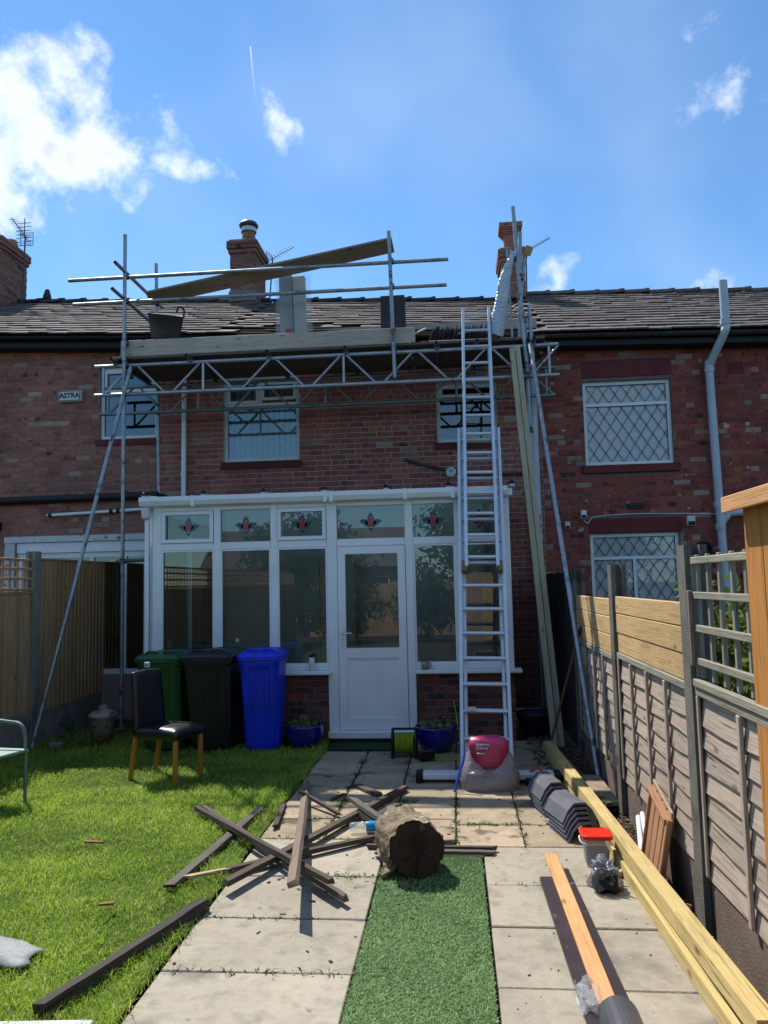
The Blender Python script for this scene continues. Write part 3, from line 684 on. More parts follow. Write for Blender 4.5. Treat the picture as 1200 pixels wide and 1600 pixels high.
q = MB().lathe([(0, 0), (.07, 0), (.075, .06), (.05, .08), (.03, .08), (.03, .05), (0, .05)], (-.02, W-.002, 3.30), axis=(0, -1, 0)); q.build('vent_cap', upvc_grey, hm)
dp = downpipe(hm, 1.155, W-.09, 0, 5.0, .058, pipe_grey, (2.75, 2.35, 4.2))
bx('pipe_boss', 1.095, 1.215, W-.165, W-.05, 2.42, 2.68, pipe_grey, dp, c=.02)
for z in (2.49, 2.61): MB().lathe([(.032, 0), (.045, .012), (.045, 0)], (1.155, W-.163, z), axis=(0, -1, 0)).build('boss_ring', black_pl, dp)

# --- right house
hr = thing('terraced_house', 'right terraced house of dark red brick with red lintels and lattice windows', 'house', (3.5, W, 0))
holes = [(1.87, 3.08, 3.33, 4.53), (1.88, 3.09, 1.0, 2.37)]
wr = wall_slab('wall', mort_right, hr, 1.27, 6.6, 0, 5.25, W, holes)
brick_field(wr, brick_right, 1.275, 5.0, .7, lambda x: eave_z(x)-.13, W, holes + [(1.87, 3.10, 4.58, 4.83), (1.87, 3.13, 2.38, 2.58), (1.82, 3.14, 3.21, 3.33)], nmax=300, seen=lambda b: b[2] > 1.6 and b[0] < 4.4)
window(hr, 1.87, 3.08, 3.33, 4.53, W, transoms=(4.20,), blind='roller', lattice=.165, fm=upvc, gm=glass_clear)
window(hr, 1.88, 3.09, 1.0, 2.37, W, transoms=(2.03,), mullions=((2.48, 1.0, 2.03),), lattice=.16, fm=upvc, gm=glass_clear, blind='roller')
bx('lintel', 1.87, 3.10, W-.012, W+.08, 4.58, 4.83, redpaint, hr)
bx('lintel', 1.87, 3.13, W-.012, W+.08, 2.375, 2.58, redpaint, hr)
bx('window_sill', 1.82, 3.14, W-.06, W+.06, 3.215, 3.325, redpaint, hr)
rr_ = roof_part(hr, 1.25, 6.6, felt)
slates(rr_, slate, 1.25, 6.45)
ridge_tiles(rr_, 1.45, 6.5, slate)
eave_board(hr, 1.28, 6.5, black_pl, pm('gutter_mossy', ['2d2d2a', '45463c'], rough=.85, bump=.3))
sp = MB().path([(3.63, W-.11, 1.2), (3.60, W-.11, 3.2), (3.585, W-.11, 4.58), (3.60, W-.12, 4.68), (3.69, W-.30, 4.93), (3.73, W-.38, 5.05), (3.745, W-.38, 5.15), (3.745, W-.38, 5.75)], .056, n=16, sub=8).build('soil_pipe', pipe_grey, hr)
for z, x in ((4.60, 3.585), (2.72, 3.60), (2.42, 3.605)): MB().tube((x, W-.11, z-.04), (x, W-.11, z+.04), .066, 16).build('pipe_collar', pipe_grey, sp)
MB().tube((3.742, W-.38, 5.14), (3.742, W-.38, 5.22), .066, 16).build('pipe_collar', pipe_grey, sp)
MB().path([(3.61, W-.11, 2.45), (3.70, W-.11, 2.56), (3.8, W-.11, 2.60), (4.9, W-.11, 2.64)], .05, n=14).build('pipe_branch', pipe_grey, sp)
ab = bx('air_brick', 3.86, 4.08, W-.012, W+.02, 4.55, 4.72, pm('air_brick', ['6d251f', '7d2f26'], rough=.8), hr)
for i in range(6):
    for j in range(4): bx('slot', 3.875+i*.034, 3.895+i*.034, W-.0145, W-.0125, 4.565+j*.038, 4.588+j*.038, black_pl, ab, c=0)
fl = MB().tube((3.39, W+.02, 2.12), (3.39, W-.22, 2.12), .055, 16, hollow=True).build('boiler_flue', black_pl, hr)
MB().lathe([(.055, 0), (.11, .0), (.11, .02), (.055, .03)], (3.39, W-.01, 2.12), axis=(0, -1, 0)).build('flue_collar', black_pl, fl)
cab = MB().path([(1.80, W-.02, 2.57), (1.86, W-.02, 2.52), (1.95, W-.02, 2.60), (2.4, W-.02, 2.63), (3.0, W-.02, 2.62), (3.5, W-.025, 2.60), (3.9, W-.02, 2.6)], .008, n=6).build('wall_cable', upvc_grey, hr)
def small_box(name, x0, x1, z0, z1, m_, label, cat, d=.07):
    r_ = thing(name, label, cat, ((x0+x1)/2, W, z0))
    bx('housing', x0, x1, W-d, W-.009, z0, z1, m_, r_, c=.012)
    bx('lens', x0+.01, x1-.01, W-d-.012, W-d+.002, z0+.01, z0+(z1-z0)*.45, black_pl, r_, c=.004)
    return r_
small_box('wall_lamp', 1.76, 1.84, 2.58, 2.70, upvc, 'small white wall lamp where the cable starts left of the red lintel', 'lamp')
small_box('sensor', 1.54, 1.61, 2.44, 2.55, upvc_grey, 'tiny pale sensor on the brick beside the scaffold raker', 'sensor', .05)
small_box('security_light', 3.18, 3.29, 2.44, 2.58, upvc_grey, 'small grey floodlight right of the lower red lintel', 'lamp', .09)
vg = thing('wall_vent', 'dark louvred vent set in the brickwork between the two lattice windows', 'vent', (2.5, W, 2.75))
bx('vent_frame', 2.40, 2.62, W-.014, W+.02, 2.70, 2.78, black_pl, vg)
for k in range(3): bx('louvre', 2.41, 2.61, W-.022, W-.012, 2.71+k*.023, 2.724+k*.023, slate_dk, vg, c=.001)

# alarm box
al = thing('alarm_box', 'white alarm box lettered ASTRA on the left house wall', 'alarm box', (-5.68, W, 4.57))
white = pm('white_enamel', ['c4c8ca', 'cfd2d3'], rough=.4, bump=.02, var=0, spec=.5)
navy = pm('navy_print', ['0e1530', '141c3a'], rough=.5, bump=0)
bx('housing', -5.86, -5.50, W-.08, W-.009, 4.565, 4.735, white, al, c=.012)
q = MB()
for a in ((-5.845, -5.515, 4.715, 4.723), (-5.845, -5.515, 4.577, 4.585), (-5.845, -5.837, 4.585, 4.715), (-5.523, -5.515, 4.585, 4.715)): q.box(a[0], a[1], W-.083, W-.078, a[2], a[3])
q.build('border', navy, al)
def text_mesh(name, s, size, mat, mw, parent, ext=.002, bold=0):
    cu = bpy.data.curves.new('txt', 'FONT'); cu.body = s; cu.size = size; cu.align_x = 'CENTER'; cu.align_y = 'CENTER'; cu.extrude = ext; cu.offset = bold
    o = bpy.data.objects.new('txt', cu); COL.objects.link(o)
    dg = bpy.context.evaluated_depsgraph_get()
    me = bpy.data.meshes.new_from_object(o.evaluated_get(dg)); me.materials.clear(); me.materials.append(mat)
    bpy.data.objects.remove(o); bpy.data.curves.remove(cu)
    return mesh_obj(name, me, parent, mw)
text_mesh('lettering', 'ASTRA', .105, navy, Matrix.Translation((-5.68, W-.082, 4.652)) @ Matrix.Rotation(R(90), 4, 'X'), al, bold=.003)

# white pipe under the extension's roof edge
tube('overflow_pipe', (-5.62, EX-.05, 2.79), (-4.12, EX-.05, 2.84), .022, upvc, hl)
for x in (-5.6, -4.72, -4.62): tube('pipe_clip', (x, EX-.05, 2.79+(x+5.62)*.033-.001), (x+.05, EX-.05, 2.79+(x+5.67)*.033), .027, black_pl, hl)

# ------------------------------------------------------------------ conservatory
CY = 8.7
co = thing('conservatory', 'white lean-to conservatory on a dark brick base with motif fanlights', 'conservatory', (-1.45, CY, 0))
dw = wall_slab('dwarf_wall', mort_right, co, -3.50, .62, 0, .74, CY+.03, [(-1.40, -.50, 0, .75)], th=.2)
brick_field(dw, brick_dwarf, -3.50, .62, .0, .74, CY+.03, [(-1.41, -.49, -.1, .75)], nmax=300, header=0, course=.0745)
bx('dwarf_side_wall', .42, .619, CY+.231, W-.005, 0, .74, brick_dwarf, co); bx('dwarf_side_wall', -3.499, -3.3, CY+.231, W-.005, 0, .74, brick_dwarf, co)
for a, b_ in ((-3.60, -1.42), (-.48, .70)): bx('window_sill', a, b_, CY-.09, CY+.12, .742, .785, upvc, co, c=.008)
def post(x0, x1, z0=.785, z1=2.70, yo=0): return bx('mullion', x0, x1, CY-.005+yo, CY+.07, z0, z1, upvc, co, c=.006)
post(-3.52, -3.41); post(-2.785, -2.705); post(-2.115, -2.035); post(-1.46, -1.34, .06, yo=-.006); post(-.56, -.47, .06, yo=-.006); post(.0, .075); post(.50, .62)
post(-3.56, -3.525, .785, 2.66, yo=.02)
bays = [(-3.41, -2.785, 1), (-2.705, -2.115, 0), (-2.035, -1.46, 1), (-1.34, -.56, 2), (-.47, .0, 0), (.075, .50, 0)]
red_g = pm('red_glass', ['7d1a22', '96222a'], rough=.15, bump=.05, var=0, spec=.6); teal_g = pm('teal_glass', ['0e2f3d', '154253'], rough=.15, bump=.05, var=0, spec=.6)
def motif(pane, cx, cz, y):
    def poly(name, pts, m_):
        q = MB(); q.prism([(cx+a, cz+b_) for a, b_ in pts], y, y-.003); q.build(name, m_, pane)
    leaf = [(.03, -.01), (.05, .03), (.09, .035), (.13, .012), (.10, -.012), (.06, -.045), (.035, -.05)]
    poly('leaf', leaf, teal_g); poly('leaf', [(-a, b_) for a, b_ in leaf][::-1], teal_g)
    poly('leaf', [(-.035, .045), (-.03, .075), (0, .115), (.03, .075), (.035, .045), (0, .06)], teal_g)
    poly('leaf', [(-.03, -.06), (-.022, -.085), (0, -.11), (.022, -.085), (.03, -.06), (0, -.07)], teal_g)
    poly('flower', [((.052 if k % 2 else .064)*math.cos(k*.524), (.052 if k % 2 else .064)*math.sin(k*.524)-.003) for k in range(12)], red_g)
for i, (xa, xb, kind) in enumerate(bays):
    bx('transom', xa, xb, CY-.003, CY+.065, 2.18, 2.265, upvc, co, c=.006)
    bx('top_rail', xa, xb, CY-.003, CY+.065, 2.64, 2.70, upvc, co, c=.006)
    za, zb = 2.265, 2.64
    if kind == 1:
        q = MB(); s = .045
        q.box(xa+.005, xa+s, CY-.02, CY+.03, za+.004, zb-.004).box(xb-s, xb-.005, CY-.02, CY+.03, za+.004, zb-.004).box(xa+s, xb-s, CY-.019, CY+.03, za+.004, za+s).box(xa+s, xb-s, CY-.019, CY+.03, zb-s, zb-.004)
        q.build('fanlight_sash', upvc, co); xp, xq, zp, zq = xa+s, xb-s, za+s, zb-s
    else: xp, xq, zp, zq = xa, xb, za, zb
    pn = bx('fanlight_pane', xp-.004, xq+.004, CY+.026, CY+.034, zp-.004, zq+.004, glass, co, c=0)
    motif(pn, (xp+xq)/2, (zp+zq)/2, CY+.025)
    if kind != 2:
        bx('bottom_rail', xa, xb, CY-.003, CY+.065, .785, .85, upvc, co, c=.006)
        bx('pane', xa-.004, xb+.004, CY+.026, CY+.034, .846, 2.184, glass, co, c=0)
        q = MB()
        for a, b_, c_, d_ in ((xa, xa+.018, .85, 2.18), (xb-.018, xb, .85, 2.18), (xa+.018, xb-.018, .85, .868), (xa+.018, xb-.018, 2.162, 2.18)): q.box(a, b_, CY+.004, CY+.024, c_, d_)
        q.build('glazing_bead', upvc, co)
# door
dr = MB()
x0, x1, z0, z1 = -1.335, -.565, .13, 2.175
for a in ((x0, x0+.085, z0, z1), (x1-.085, x1, z0, z1), (x0+.085, x1-.085, z1-.085, z1), (x0+.085, x1-.085, .92, 1.03), (x0+.085, x1-.085, z0, .25)): dr.box(a[0], a[1], CY-.02, CY+.05, a[2], a[3])
dr = dr.build('door', upvc, co)
bx('door_pane', x0+.083, x1-.083, CY+.02, CY+.028, 1.028, z1-.083, glass, dr, c=0)
bx('door_panel', x0+.083, x1-.083, CY+.0, CY+.03, .248, .922, upvc, dr, c=.003)
q = MB()
for a in ((x0+.085, x0+.10, .25, .92), (x1-.10, x1-.085, .25, .92), (x0+.10, x1-.10, .25, .265), (x0+.10, x1-.10, .905, .92)): q.box(a[0], a[1], CY-.012, CY+.004, a[2], a[3])
q.build('panel_bead', upvc, dr)
bx('handle_plate', x0+.028, x0+.058, CY-.032, CY-.02, 1.06, 1.28, upvc, dr, c=.004)
q = MB().tube((x0+.043, CY-.03, 1.20), (x0+.043, CY-.065, 1.20), .010).tube((x0+.043, CY-.065, 1.20), (x0+.155, CY-.065, 1.197), .009); q.build('handle', alu, dr, fix=False)
bx('letter_lock', x0+.036, x0+.05, CY-.036, CY-.03, 1.10, 1.13, alu, dr, c=.002)
bx('door_sill', -1.46, -.47, CY-.10, CY+.08, .045, .125, upvc, co, c=.01)
bx('door_base', -1.40, -.50, CY-.02, CY+.16, 0, .044, brick_dwarf, co)
# gutter, roof, side glazing
prof = [(-.12, .07), (-.125, .02), (-.10, -.03), (-.055, -.045), (0, -.045), (0, .07), (-.01, .07), (-.01, -.03), (-.055, -.033), (-.09, -.022), (-.112, .02), (-.11, .07)]
MB().prism([(CY-.006+a, 2.735+b_) for a, b_ in prof], -3.64, .60, 'X').build('gutter', upvc, co)
for x in (-3.0, -1.45, -1.38, -.54, .0): bx('gutter_bracket', x-.02, x+.02, CY-.137, CY-.004, 2.683, 2.81, upvc, co, c=.006)
bx('gutter_outlet', -3.62, -3.53, CY-.11, CY-.01, 2.55, 2.69, upvc_grey, co, c=.02)
tube('downpipe', (-3.575, CY-.03, .05), (-3.575, CY-.03, 2.56), .028, upvc, co)
q = MB(); q.add([(-3.62, CY-.07, 2.79), (.66, CY-.07, 2.79), (.66, W-.01, 2.96), (-3.62, W-.01, 2.96), (-3.62, CY-.07, 2.805), (.66, CY-.07, 2.805), (.66, W-.01, 2.975), (-3.62, W-.01, 2.975)], [(0, 1, 2, 3), (7, 6, 5, 4), (0, 4, 5, 1), (1, 5, 6, 2), (3, 2, 6, 7), (0, 3, 7, 4)])
q.build('roof_sheet', poly, co)
for k in range(7):
    x = -3.6+k*.71; beam('roof_bar', (x, CY-.085, 2.815), (x, W-.03, 2.985), .05, .03, upvc_grey, co)
    MB().lathe([(0, 0), (.028, .0), (.03, .03), (.012, .045), (0, .045)], (x, CY-.06, 2.825), n=10).build('bar_cap', black_pl, co)
bx('eave_trim', -3.62, .66, CY-.05, CY+.06, 2.702, 2.785, upvc, co)
for x in (-3.47, .575):
    bx('side_rail', x-.04, x+.04, CY+.075, W-.01, .745, .83, upvc, co); bx('side_rail', x-.04, x+.04, CY+.075, W-.01, 2.60, 2.70, upvc, co)
    bx('side_mullion', x-.035, x+.035, 9.75, 9.82, .831, 2.599, upvc, co)
    bx('side_pane', x-.004, x+.004, CY+.076, W-.012, .83, 2.61, glass, co, c=0)
bx('floor', -3.29, .41, CY+.24, W-.01, 0, .1, pm('interior_floor', ['4c4238', '5b5046'], rough=.6), co)
bx('inner_wall', -3.29, .41, W-.035, W-.009, .1, 2.9, pm('plaster', ['b0ada2', 'bcb9ae'], rough=.8, bump=.05, var=0), co, c=0)
cream = pm('cream_paint', ['9c9684', 'aaa492'], rough=.6, bump=.05, var=.05)
# ------------------------------------------------------------------ scaffold
sf = thing('scaffold', 'steel tube scaffold with lattice beams spanning over the conservatory', 'scaffold', (-1.6, 10.0, 0))
TR = .0242
FY, BY = 9.50, 10.52
def st(name, p0, p1, r=TR, m_=steel): return tube(name, p0, p1, r, m_, sf, n=14, hollow=True)
def coupler(p, ax='X'):
    q = MB()
    d = {'X': (1, 0, 0), 'Y': (0, 1, 0), 'Z': (0, 0, 1)}[ax]; p = Vector(p); d = Vector(d)
    q.tube(p-d*.03, p+d*.03, .034, 12); q.tube(p+Vector((.0, -.02, .025)), p+Vector((0, -.065, .03)), .011, 6); q.box(p.x-.03, p.x+.03, p.y-.035, p.y+.035, p.z-.03, p.z+.03)
    q.build('coupler', steel_dark, sf)
def lattice(y, x0, x1, zl, zu, m_):
    lb = thing_part('lattice_beam', (x0, y, zl), sf)
    tube('chord', (x0, y, zu), (x1, y, zu), TR, m_, lb, 14, True); tube('chord', (x0, y, zl), (x1, y, zl), TR, m_, lb, 14, True)
    x = x0+.08; k = 0; per = .95
    tube('upright', (x0+.12, y, zl+.02), (x0+.12, y, zu-.02), .018, m_, lb, 10)
    x = x0+.14
    while x < x1-.2:
        a, b_, c_ = x, x+.36, x+.44
        tube('brace', (a, y, zl+.01), (min(b_, x1), y, zu-.01), .016, m_, lb, 10)
        if c_+.36 < x1: tube('brace', (c_, y, zu-.01), (c_+.36, y, zl+.01), .016, m_, lb, 10)
        k += 1
        if k % 2 == 0: tube('upright', (x+.40, y, zl+.02), (x+.40, y, zu-.02), .018, m_, lb, 10)
        x += per-.03
    tube('upright', (x1-.12, y, zl+.02), (x1-.12, y, zu-.02), .018, m_, lb, 10)
def thing_part(name, loc, parent):
    o = bpy.data.objects.new(name, None); o.empty_display_size = .1
    return link(o, parent, Matrix.Translation(Vector(loc)))
lattice(FY, -4.64, 1.36, 4.28, 4.665, pm('beam_steel', ['8f969b', 'a9b0b4'], scale=8, rough=.42, metal=.7, bump=.05, var=.1, spots=('6c7276', .62, 9)))
lattice(BY, -5.05, 1.44, 4.27, 4.655, pm('beam_steel_green', ['6f7c78', '87928f'], scale=3, rough=.45, metal=.6, bump=.05, var=.1, spots=('3f6d5c', .58, 3)))
# transoms and deck
for x in (-4.35, -3.35, -2.3, -1.3, -.15, .35, 1.05):
    st('transom', (x, FY-.16, 4.715), (x, BY+.2, 4.712), m_=steel_dark); coupler((x, FY, 4.69), 'Y')
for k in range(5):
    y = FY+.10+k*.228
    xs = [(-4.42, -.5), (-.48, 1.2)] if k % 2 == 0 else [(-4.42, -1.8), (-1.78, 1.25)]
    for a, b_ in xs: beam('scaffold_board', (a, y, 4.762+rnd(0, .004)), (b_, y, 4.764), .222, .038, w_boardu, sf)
beam('toe_board', (-4.30, FY+.035, 4.895), (-.42, FY+.03, 4.875), .038, .225, w_board, sf)
st('ledger', (-.35, FY+.02, 4.775), (1.05, FY+.02, 4.765), m_=steel_dark)
# standards
st('standard', (-4.21, FY-.06, 0), (-4.22, FY-.06, 6.42)); bx('base_plate', -4.29, -4.13, FY-.14, FY+.02, 0, .012, steel_dark, sf)
st('standard', (-4.20, BY+.08, 3.055), (-4.26, BY+.08, 6.52))
st('standard', (-.685, FY-.055, 4.32), (-.72, FY-.055, 6.24))
st('standard', (1.0, FY+.03, 0), (.965, FY+.03, 4.9)); st('standard', (.955, FY-.03, 4.45), (.865, FY-.03, 6.47))
st('standard', (.90, FY+.09, 4.77), (.955, FY+.09, 6.19)); st('standard', (.925, FY+.16, 5.25), (1.0, FY+.12, 5.90)); st('standard', (1.045, FY-.01, 4.4), (1.02, FY-.01, 5.18)); st('standard', (.80, FY+.02, 4.79), (.78, FY+.05, 5.95), .014)
# guard rails
st('guard_rail', (-5.02, FY-.005, 5.86), (.03, FY-.005, 5.845)); st('guard_rail', (-4.95, FY-.005, 5.525), (.0, FY-.005, 5.51))
st('return_rail', (-4.22, 9.15, 5.92), (-4.22, 10.75, 5.90)); st('return_rail', (-4.24, 9.12, 5.56), (-4.24, 10.75, 5.55))
for p in ((-4.21, FY-.03, 5.86), (-4.21, FY-.03, 5.525), (-.70, FY-.03, 5.85), (-.70, FY-.03, 5.515), (-4.21, FY-.03, 4.67), (-.69, FY-.03, 4.70), (-.70, FY-.02, 4.98), (-4.21, FY-.03, 4.96), (.93, FY, 5.55), (.91, FY, 5.30), (.96, FY, 4.66), (.97, FY, 4.29), (.98, FY+.02, 3.6), (.95, FY, 5.0), (1.03, FY, 4.62), (-4.22, 10.55, 5.9), (-4.13, FY-.07, 4.5)): coupler(p, 'Z')
# rakers and the tie to the extension
st('raker', (-4.105, FY-.11, 4.60), (-4.74, 8.32, .02)); MB().tube((-4.52, 8.725, 1.62), (-4.527, 8.713, 1.57), .036, 12).build('tube_joint', steel_dark, sf)
st('raker', (1.0, FY-.10, 4.66), (1.185, 6.97, .0))
st('tie_tube', (-4.3, FY-.06, 2.1), (-3.75, FY-.06, 2.12), m_=steel_dark); coupler((-4.21, FY-.06, 2.1), 'Z')

# ------------------------------------------------------------------ things on the scaffold and the roof
pk = beam('scaffold_plank', (-3.98, 9.66, 5.62), (-.68, 9.60, 6.13), .225, .038, w_plank, None, up=(0, .5, 1)); tag(pk, 'long weathered plank propped slantwise across the scaffold guard rails', 'plank')
wb = thing('wrapped_boards', 'grey boards wrapped in white plastic standing on the scaffold', 'boards', (-2.06, 9.75, 4.785))
gb = pm('grey_board', ['6f7a80', '7f8a90'], rough=.5, bump=.05)
q = beam('board', (-2.13, 9.85, 4.79), (-2.17, 9.93, 5.93), .17, .14, gb, wb, up=(0, -1, 0)); q = beam('board', (-1.95, 9.85, 4.79), (-1.99, 9.93, 5.90), .16, .10, pm('pale_board', ['a3a79f', 'b0b3ab'], rough=.6), wb, up=(0, -1, 0))
v = []; n = 14
film = film_mat('plastic_wrap', 'd6dade', .16)
for i in range(n+1):
    z = 4.80+1.16*i/n
    for a, b_ in ((-2.26, 9.74), (-2.06, 9.72), (-1.83, 9.74), (-1.82, 9.98), (-2.26, 9.99)):
        v.append((a-.035*i/n+rnd(-.012, .012), b_+.07*i/n+rnd(-.012, .012), z+(.07 if i == n and a == -2.06 else 0)))
q = MB().add(v, [(i*5+j, i*5+(j+1) % 5, (i+1)*5+(j+1) % 5, (i+1)*5+j) for i in range(n) for j in range(5)]); q.build('plastic_wrap', film, wb, fix=False)
bx('red_print', -2.14, -2.05, 9.715, 9.72, 4.95, 5.12, pm('red_print', ['8d3f3a', '9a4a44'], rough=.5), wb, c=0)
def slate_stack(label, x, y, n, w, h, lean, dx, z=4.785, flat=False, grp=None):
    t = thing('slate_stack', label, 'slates', (x, y, z))
    for k in range(n):
        hh = h*rnd(.93, 1.05)
        if flat: mw = Matrix.Translation((x+rnd(-.02, .02), y+rnd(-.02, .02), z+.008+k*.012)) @ Matrix.Rotation(rnd(-.2, .2), 4, 'Z'); me = cbox_mesh(.40, .30, .011, slate_dk, .002)
        else:
            a = lean+rnd(-.06, .06)
            mw = Matrix.Translation((x+k*dx+math.sin(a)*hh/2, y+rnd(-.03, .03), z+math.cos(a)*hh/2)) @ Matrix.Rotation(a, 4, 'Y') @ Matrix.Rotation(R(90), 4, 'Z') @ Matrix.Rotation(R(90), 4, 'X')
            me = cbox_mesh(w, round(hh, 2), .010, slate_dk, .002)
        mesh_obj('slate', me, t, mw)
    return t
slate_stack('row of loose slates leaning on edge beside the ladder top', -.30, 9.95, 34, .30, .30, .35, .024)
slate_stack('small fan of slates leaning by the bucket', -3.45, 9.85, 14, .3, .26, .6, .03)
slate_stack('low line of slates on edge behind the middle of the toe board', -1.62, 10.1, 26, .3, .34, .5, .026)
tw = thing('slate_stack', 'tall dark stack of slates upright behind the middle standard', 'slates', (-.72, 10.0, 4.785))
for k in range(9): beam('slate', (-.72+rnd(-.008, .008), 9.83+k*.028, 4.79), (-.73+rnd(-.015, .015), 9.88+k*.028, 5.52+rnd(-.03, .04)), .32, .016, slate_dk, tw, up=(0, -1, 0), c=.003)
for k, (xa, xb, z) in enumerate([(-2.95, -2.0, 5.05), (-1.75, -1.2, 5.04), (-.5, -.3, 5.08), (.15, .4, 5.0)]):
    o = beam('roof_lath', (xa, 9.75, 4.95), (xb, 10.05, z+.06), .05, .02, w_board, None); tag(o, ['pale lath poking above the toe board left of the wrapped boards', 'short pale lath poking out right of the wrapped boards', 'broken pale lath among the slates by the middle standard', 'short broken lath behind the ladder top'][k], 'lath')
# black builder's bucket
bk = thing('rubber_bucket', 'black flexible rubber bucket tipped at the left end of the scaffold', 'bucket', (-3.8, 9.75, 4.785))
ax = Vector((.16, -.35, 1)).normalized()
rub = pm('black_rubber', ['34373b', '45494d'], rough=.6, bump=.15, spots=('5e6161', .62, 6))
MB().lathe([(0, 0), (.17, 0), (.20, .18), (.235, .40), (.245, .405), (.225, .40), (.19, .18), (.16, .02), (0, .02)], (-3.83, 9.86, 5.03), axis=ax).build('tub', rub, bk)
MB().path([(-3.62, 9.72, 5.42), (-3.58, 9.70, 5.50), (-3.52, 9.72, 5.46), (-3.53, 9.74, 5.36)], .014).build('handle', rub, bk, fix=False)
bx('cement_block', -4.0, -3.62, 9.72, 9.98, 4.786, 5.03, pm('dark_block', ['2e2f30', '3b3c3c'], rough=.9, bump=.4), bk, c=.01)
# bubble wrap tied to the standards
bw = thing('bubble_wrap_roll', 'roll of bubble wrap tied up against the right scaffold poles', 'bubble wrap', (.6, 9.5, 4.79))
v = []; ns, nr = 26, 18
P = [((.60, 9.47, 4.80), .085), ((.63, 9.47, 5.0), .10), ((.68, 9.46, 5.25), .085), ((.72, 9.45, 5.5), .075), ((.78, 9.44, 5.68), .05), ((.83, 9.42, 5.80), .028), ((.835, 9.42, 5.86), .032)]
for i in range(ns):
    t = i/(ns-1)*(len(P)-1); k = min(int(t), len(P)-2); f_ = t-k
    c = Vector(P[k][0]).lerp(Vector(P[k+1][0]), f_); r = P[k][1]*(1-f_)+P[k+1][1]*f_
    for j in range(nr):
        a = 2*math.pi*j/nr; rr = r*(1+.18*mnoise.noise(Vector((math.cos(a)*2, math.sin(a)*2, i*.45))))
        v.append((c.x+rr*math.cos(a), c.y+rr*.7*math.sin(a), c.z+.02*math.sin(a*2)))
q = MB().add(v, [(i*nr+j, i*nr+(j+1) % nr, (i+1)*nr+(j+1) % nr, (i+1)*nr+j) for i in range(ns-1) for j in range(nr)], True)
bwm = pm('bubble_wrap', ['9fb0c0', 'c3ced8'], rough=.22, bump=.0, spec=.8, var=0)
nt = bwm.node_tree; vo = nt.nodes.new('ShaderNodeTexVoronoi'); vo.inputs['Scale'].default_value = 34; tcn = nt.nodes.new('ShaderNodeTexCoord'); nt.links.new(tcn.outputs['Object'], vo.inputs['Vector'])
bn = nt.nodes.new('ShaderNodeBump'); bn.inputs['Strength'].default_value = .9; bn.inputs['Distance'].default_value = .02; bn.invert = True; nt.links.new(vo.outputs['Distance'], bn.inputs['Height']); nt.links.new(bn.outputs[0], nt.nodes['Principled BSDF'].inputs['Normal'])
q.build('wrap_sheet', bwm, bw, fix=False)
MB().lathe([(.036, -.02), (.042, 0), (.036, .02)], (.845, 9.45, 5.78), n=14).build('tie', black_pl, bw, fix=False)
tg = beam('rag', (1.02, 9.55, 5.86), (1.07, 9.56, 5.98), .10, .01, pm('yellow_rag', ['9a8f4c', 'aaa05c'], rough=.9), None, up=(0, -1, 0)); tag(tg, 'small yellowish scaffold tag hanging at the right pole tops', 'tag')

# aerials
aer = pm('aerial_metal', ['3c3d44', '50525a'], metal=.5, rough=.5)
def aerial(label, base, top, bdir, n, flat=True, ref=True, l=.5):
    t = thing('tv_aerial', label, 'aerial', base)
    base, top, d = Vector(base), Vector(top), Vector(bdir).normalized()
    tube('mast', base, top, .014, aer, t, 8)
    side = Vector((0, 0, 1)).cross(d).normalized() if flat else Vector((0, 0, 1))
    bm = tube('boom', top-d*.12, top+d*l, .009, aer, t, 6)
    for k in range(n):
        p = top+d*(l*(k+.3)/n); w_ = .09-.003*k; tube('element', p-side*w_, p+side*w_, .005, aer, bm, 5)
    if ref:
        for s in (1, -1):
            for k in range(4):
                p = top-d*.08+Vector((0, 0, s*(.03+.035*k))); tube('reflector', p-side*.12, p+side*.12, .005, aer, bm, 5)
            tube('reflector', top-d*.08+side*.12*s+Vector((0, 0, -.14)), top-d*.08+side*.12*s+Vector((0, 0, .14)), .005, aer, bm, 5)
    return t
aerial('tv aerial beside the middle chimney with cowl', (-3.5, 14.45, 7.2), (-3.42, 14.45, 8.22), (.6, -.15, .22), 9)
aerial('tv aerial behind the right hand scaffold poles', (1.5, 14.3, 7.0), (1.52, 14.3, 7.98), (.75, -.2, .32), 9)
t = aerial('tall tv aerial against the left chimney', (-8.18, 13.7, 7.2), (-8.14, 13.7, 8.62), (.2, -1, .05), 9, ref=True, l=.7)
for k in range(7): tube('element', (-8.3, 13.66, 8.42+k*.075), (-8.0, 13.66, 8.43+k*.075), .006, aer, t, 5)
tube('mast', (-8.14, 13.67, 8.6), (-8.14, 13.67, 8.98), .010, aer, t, 6)

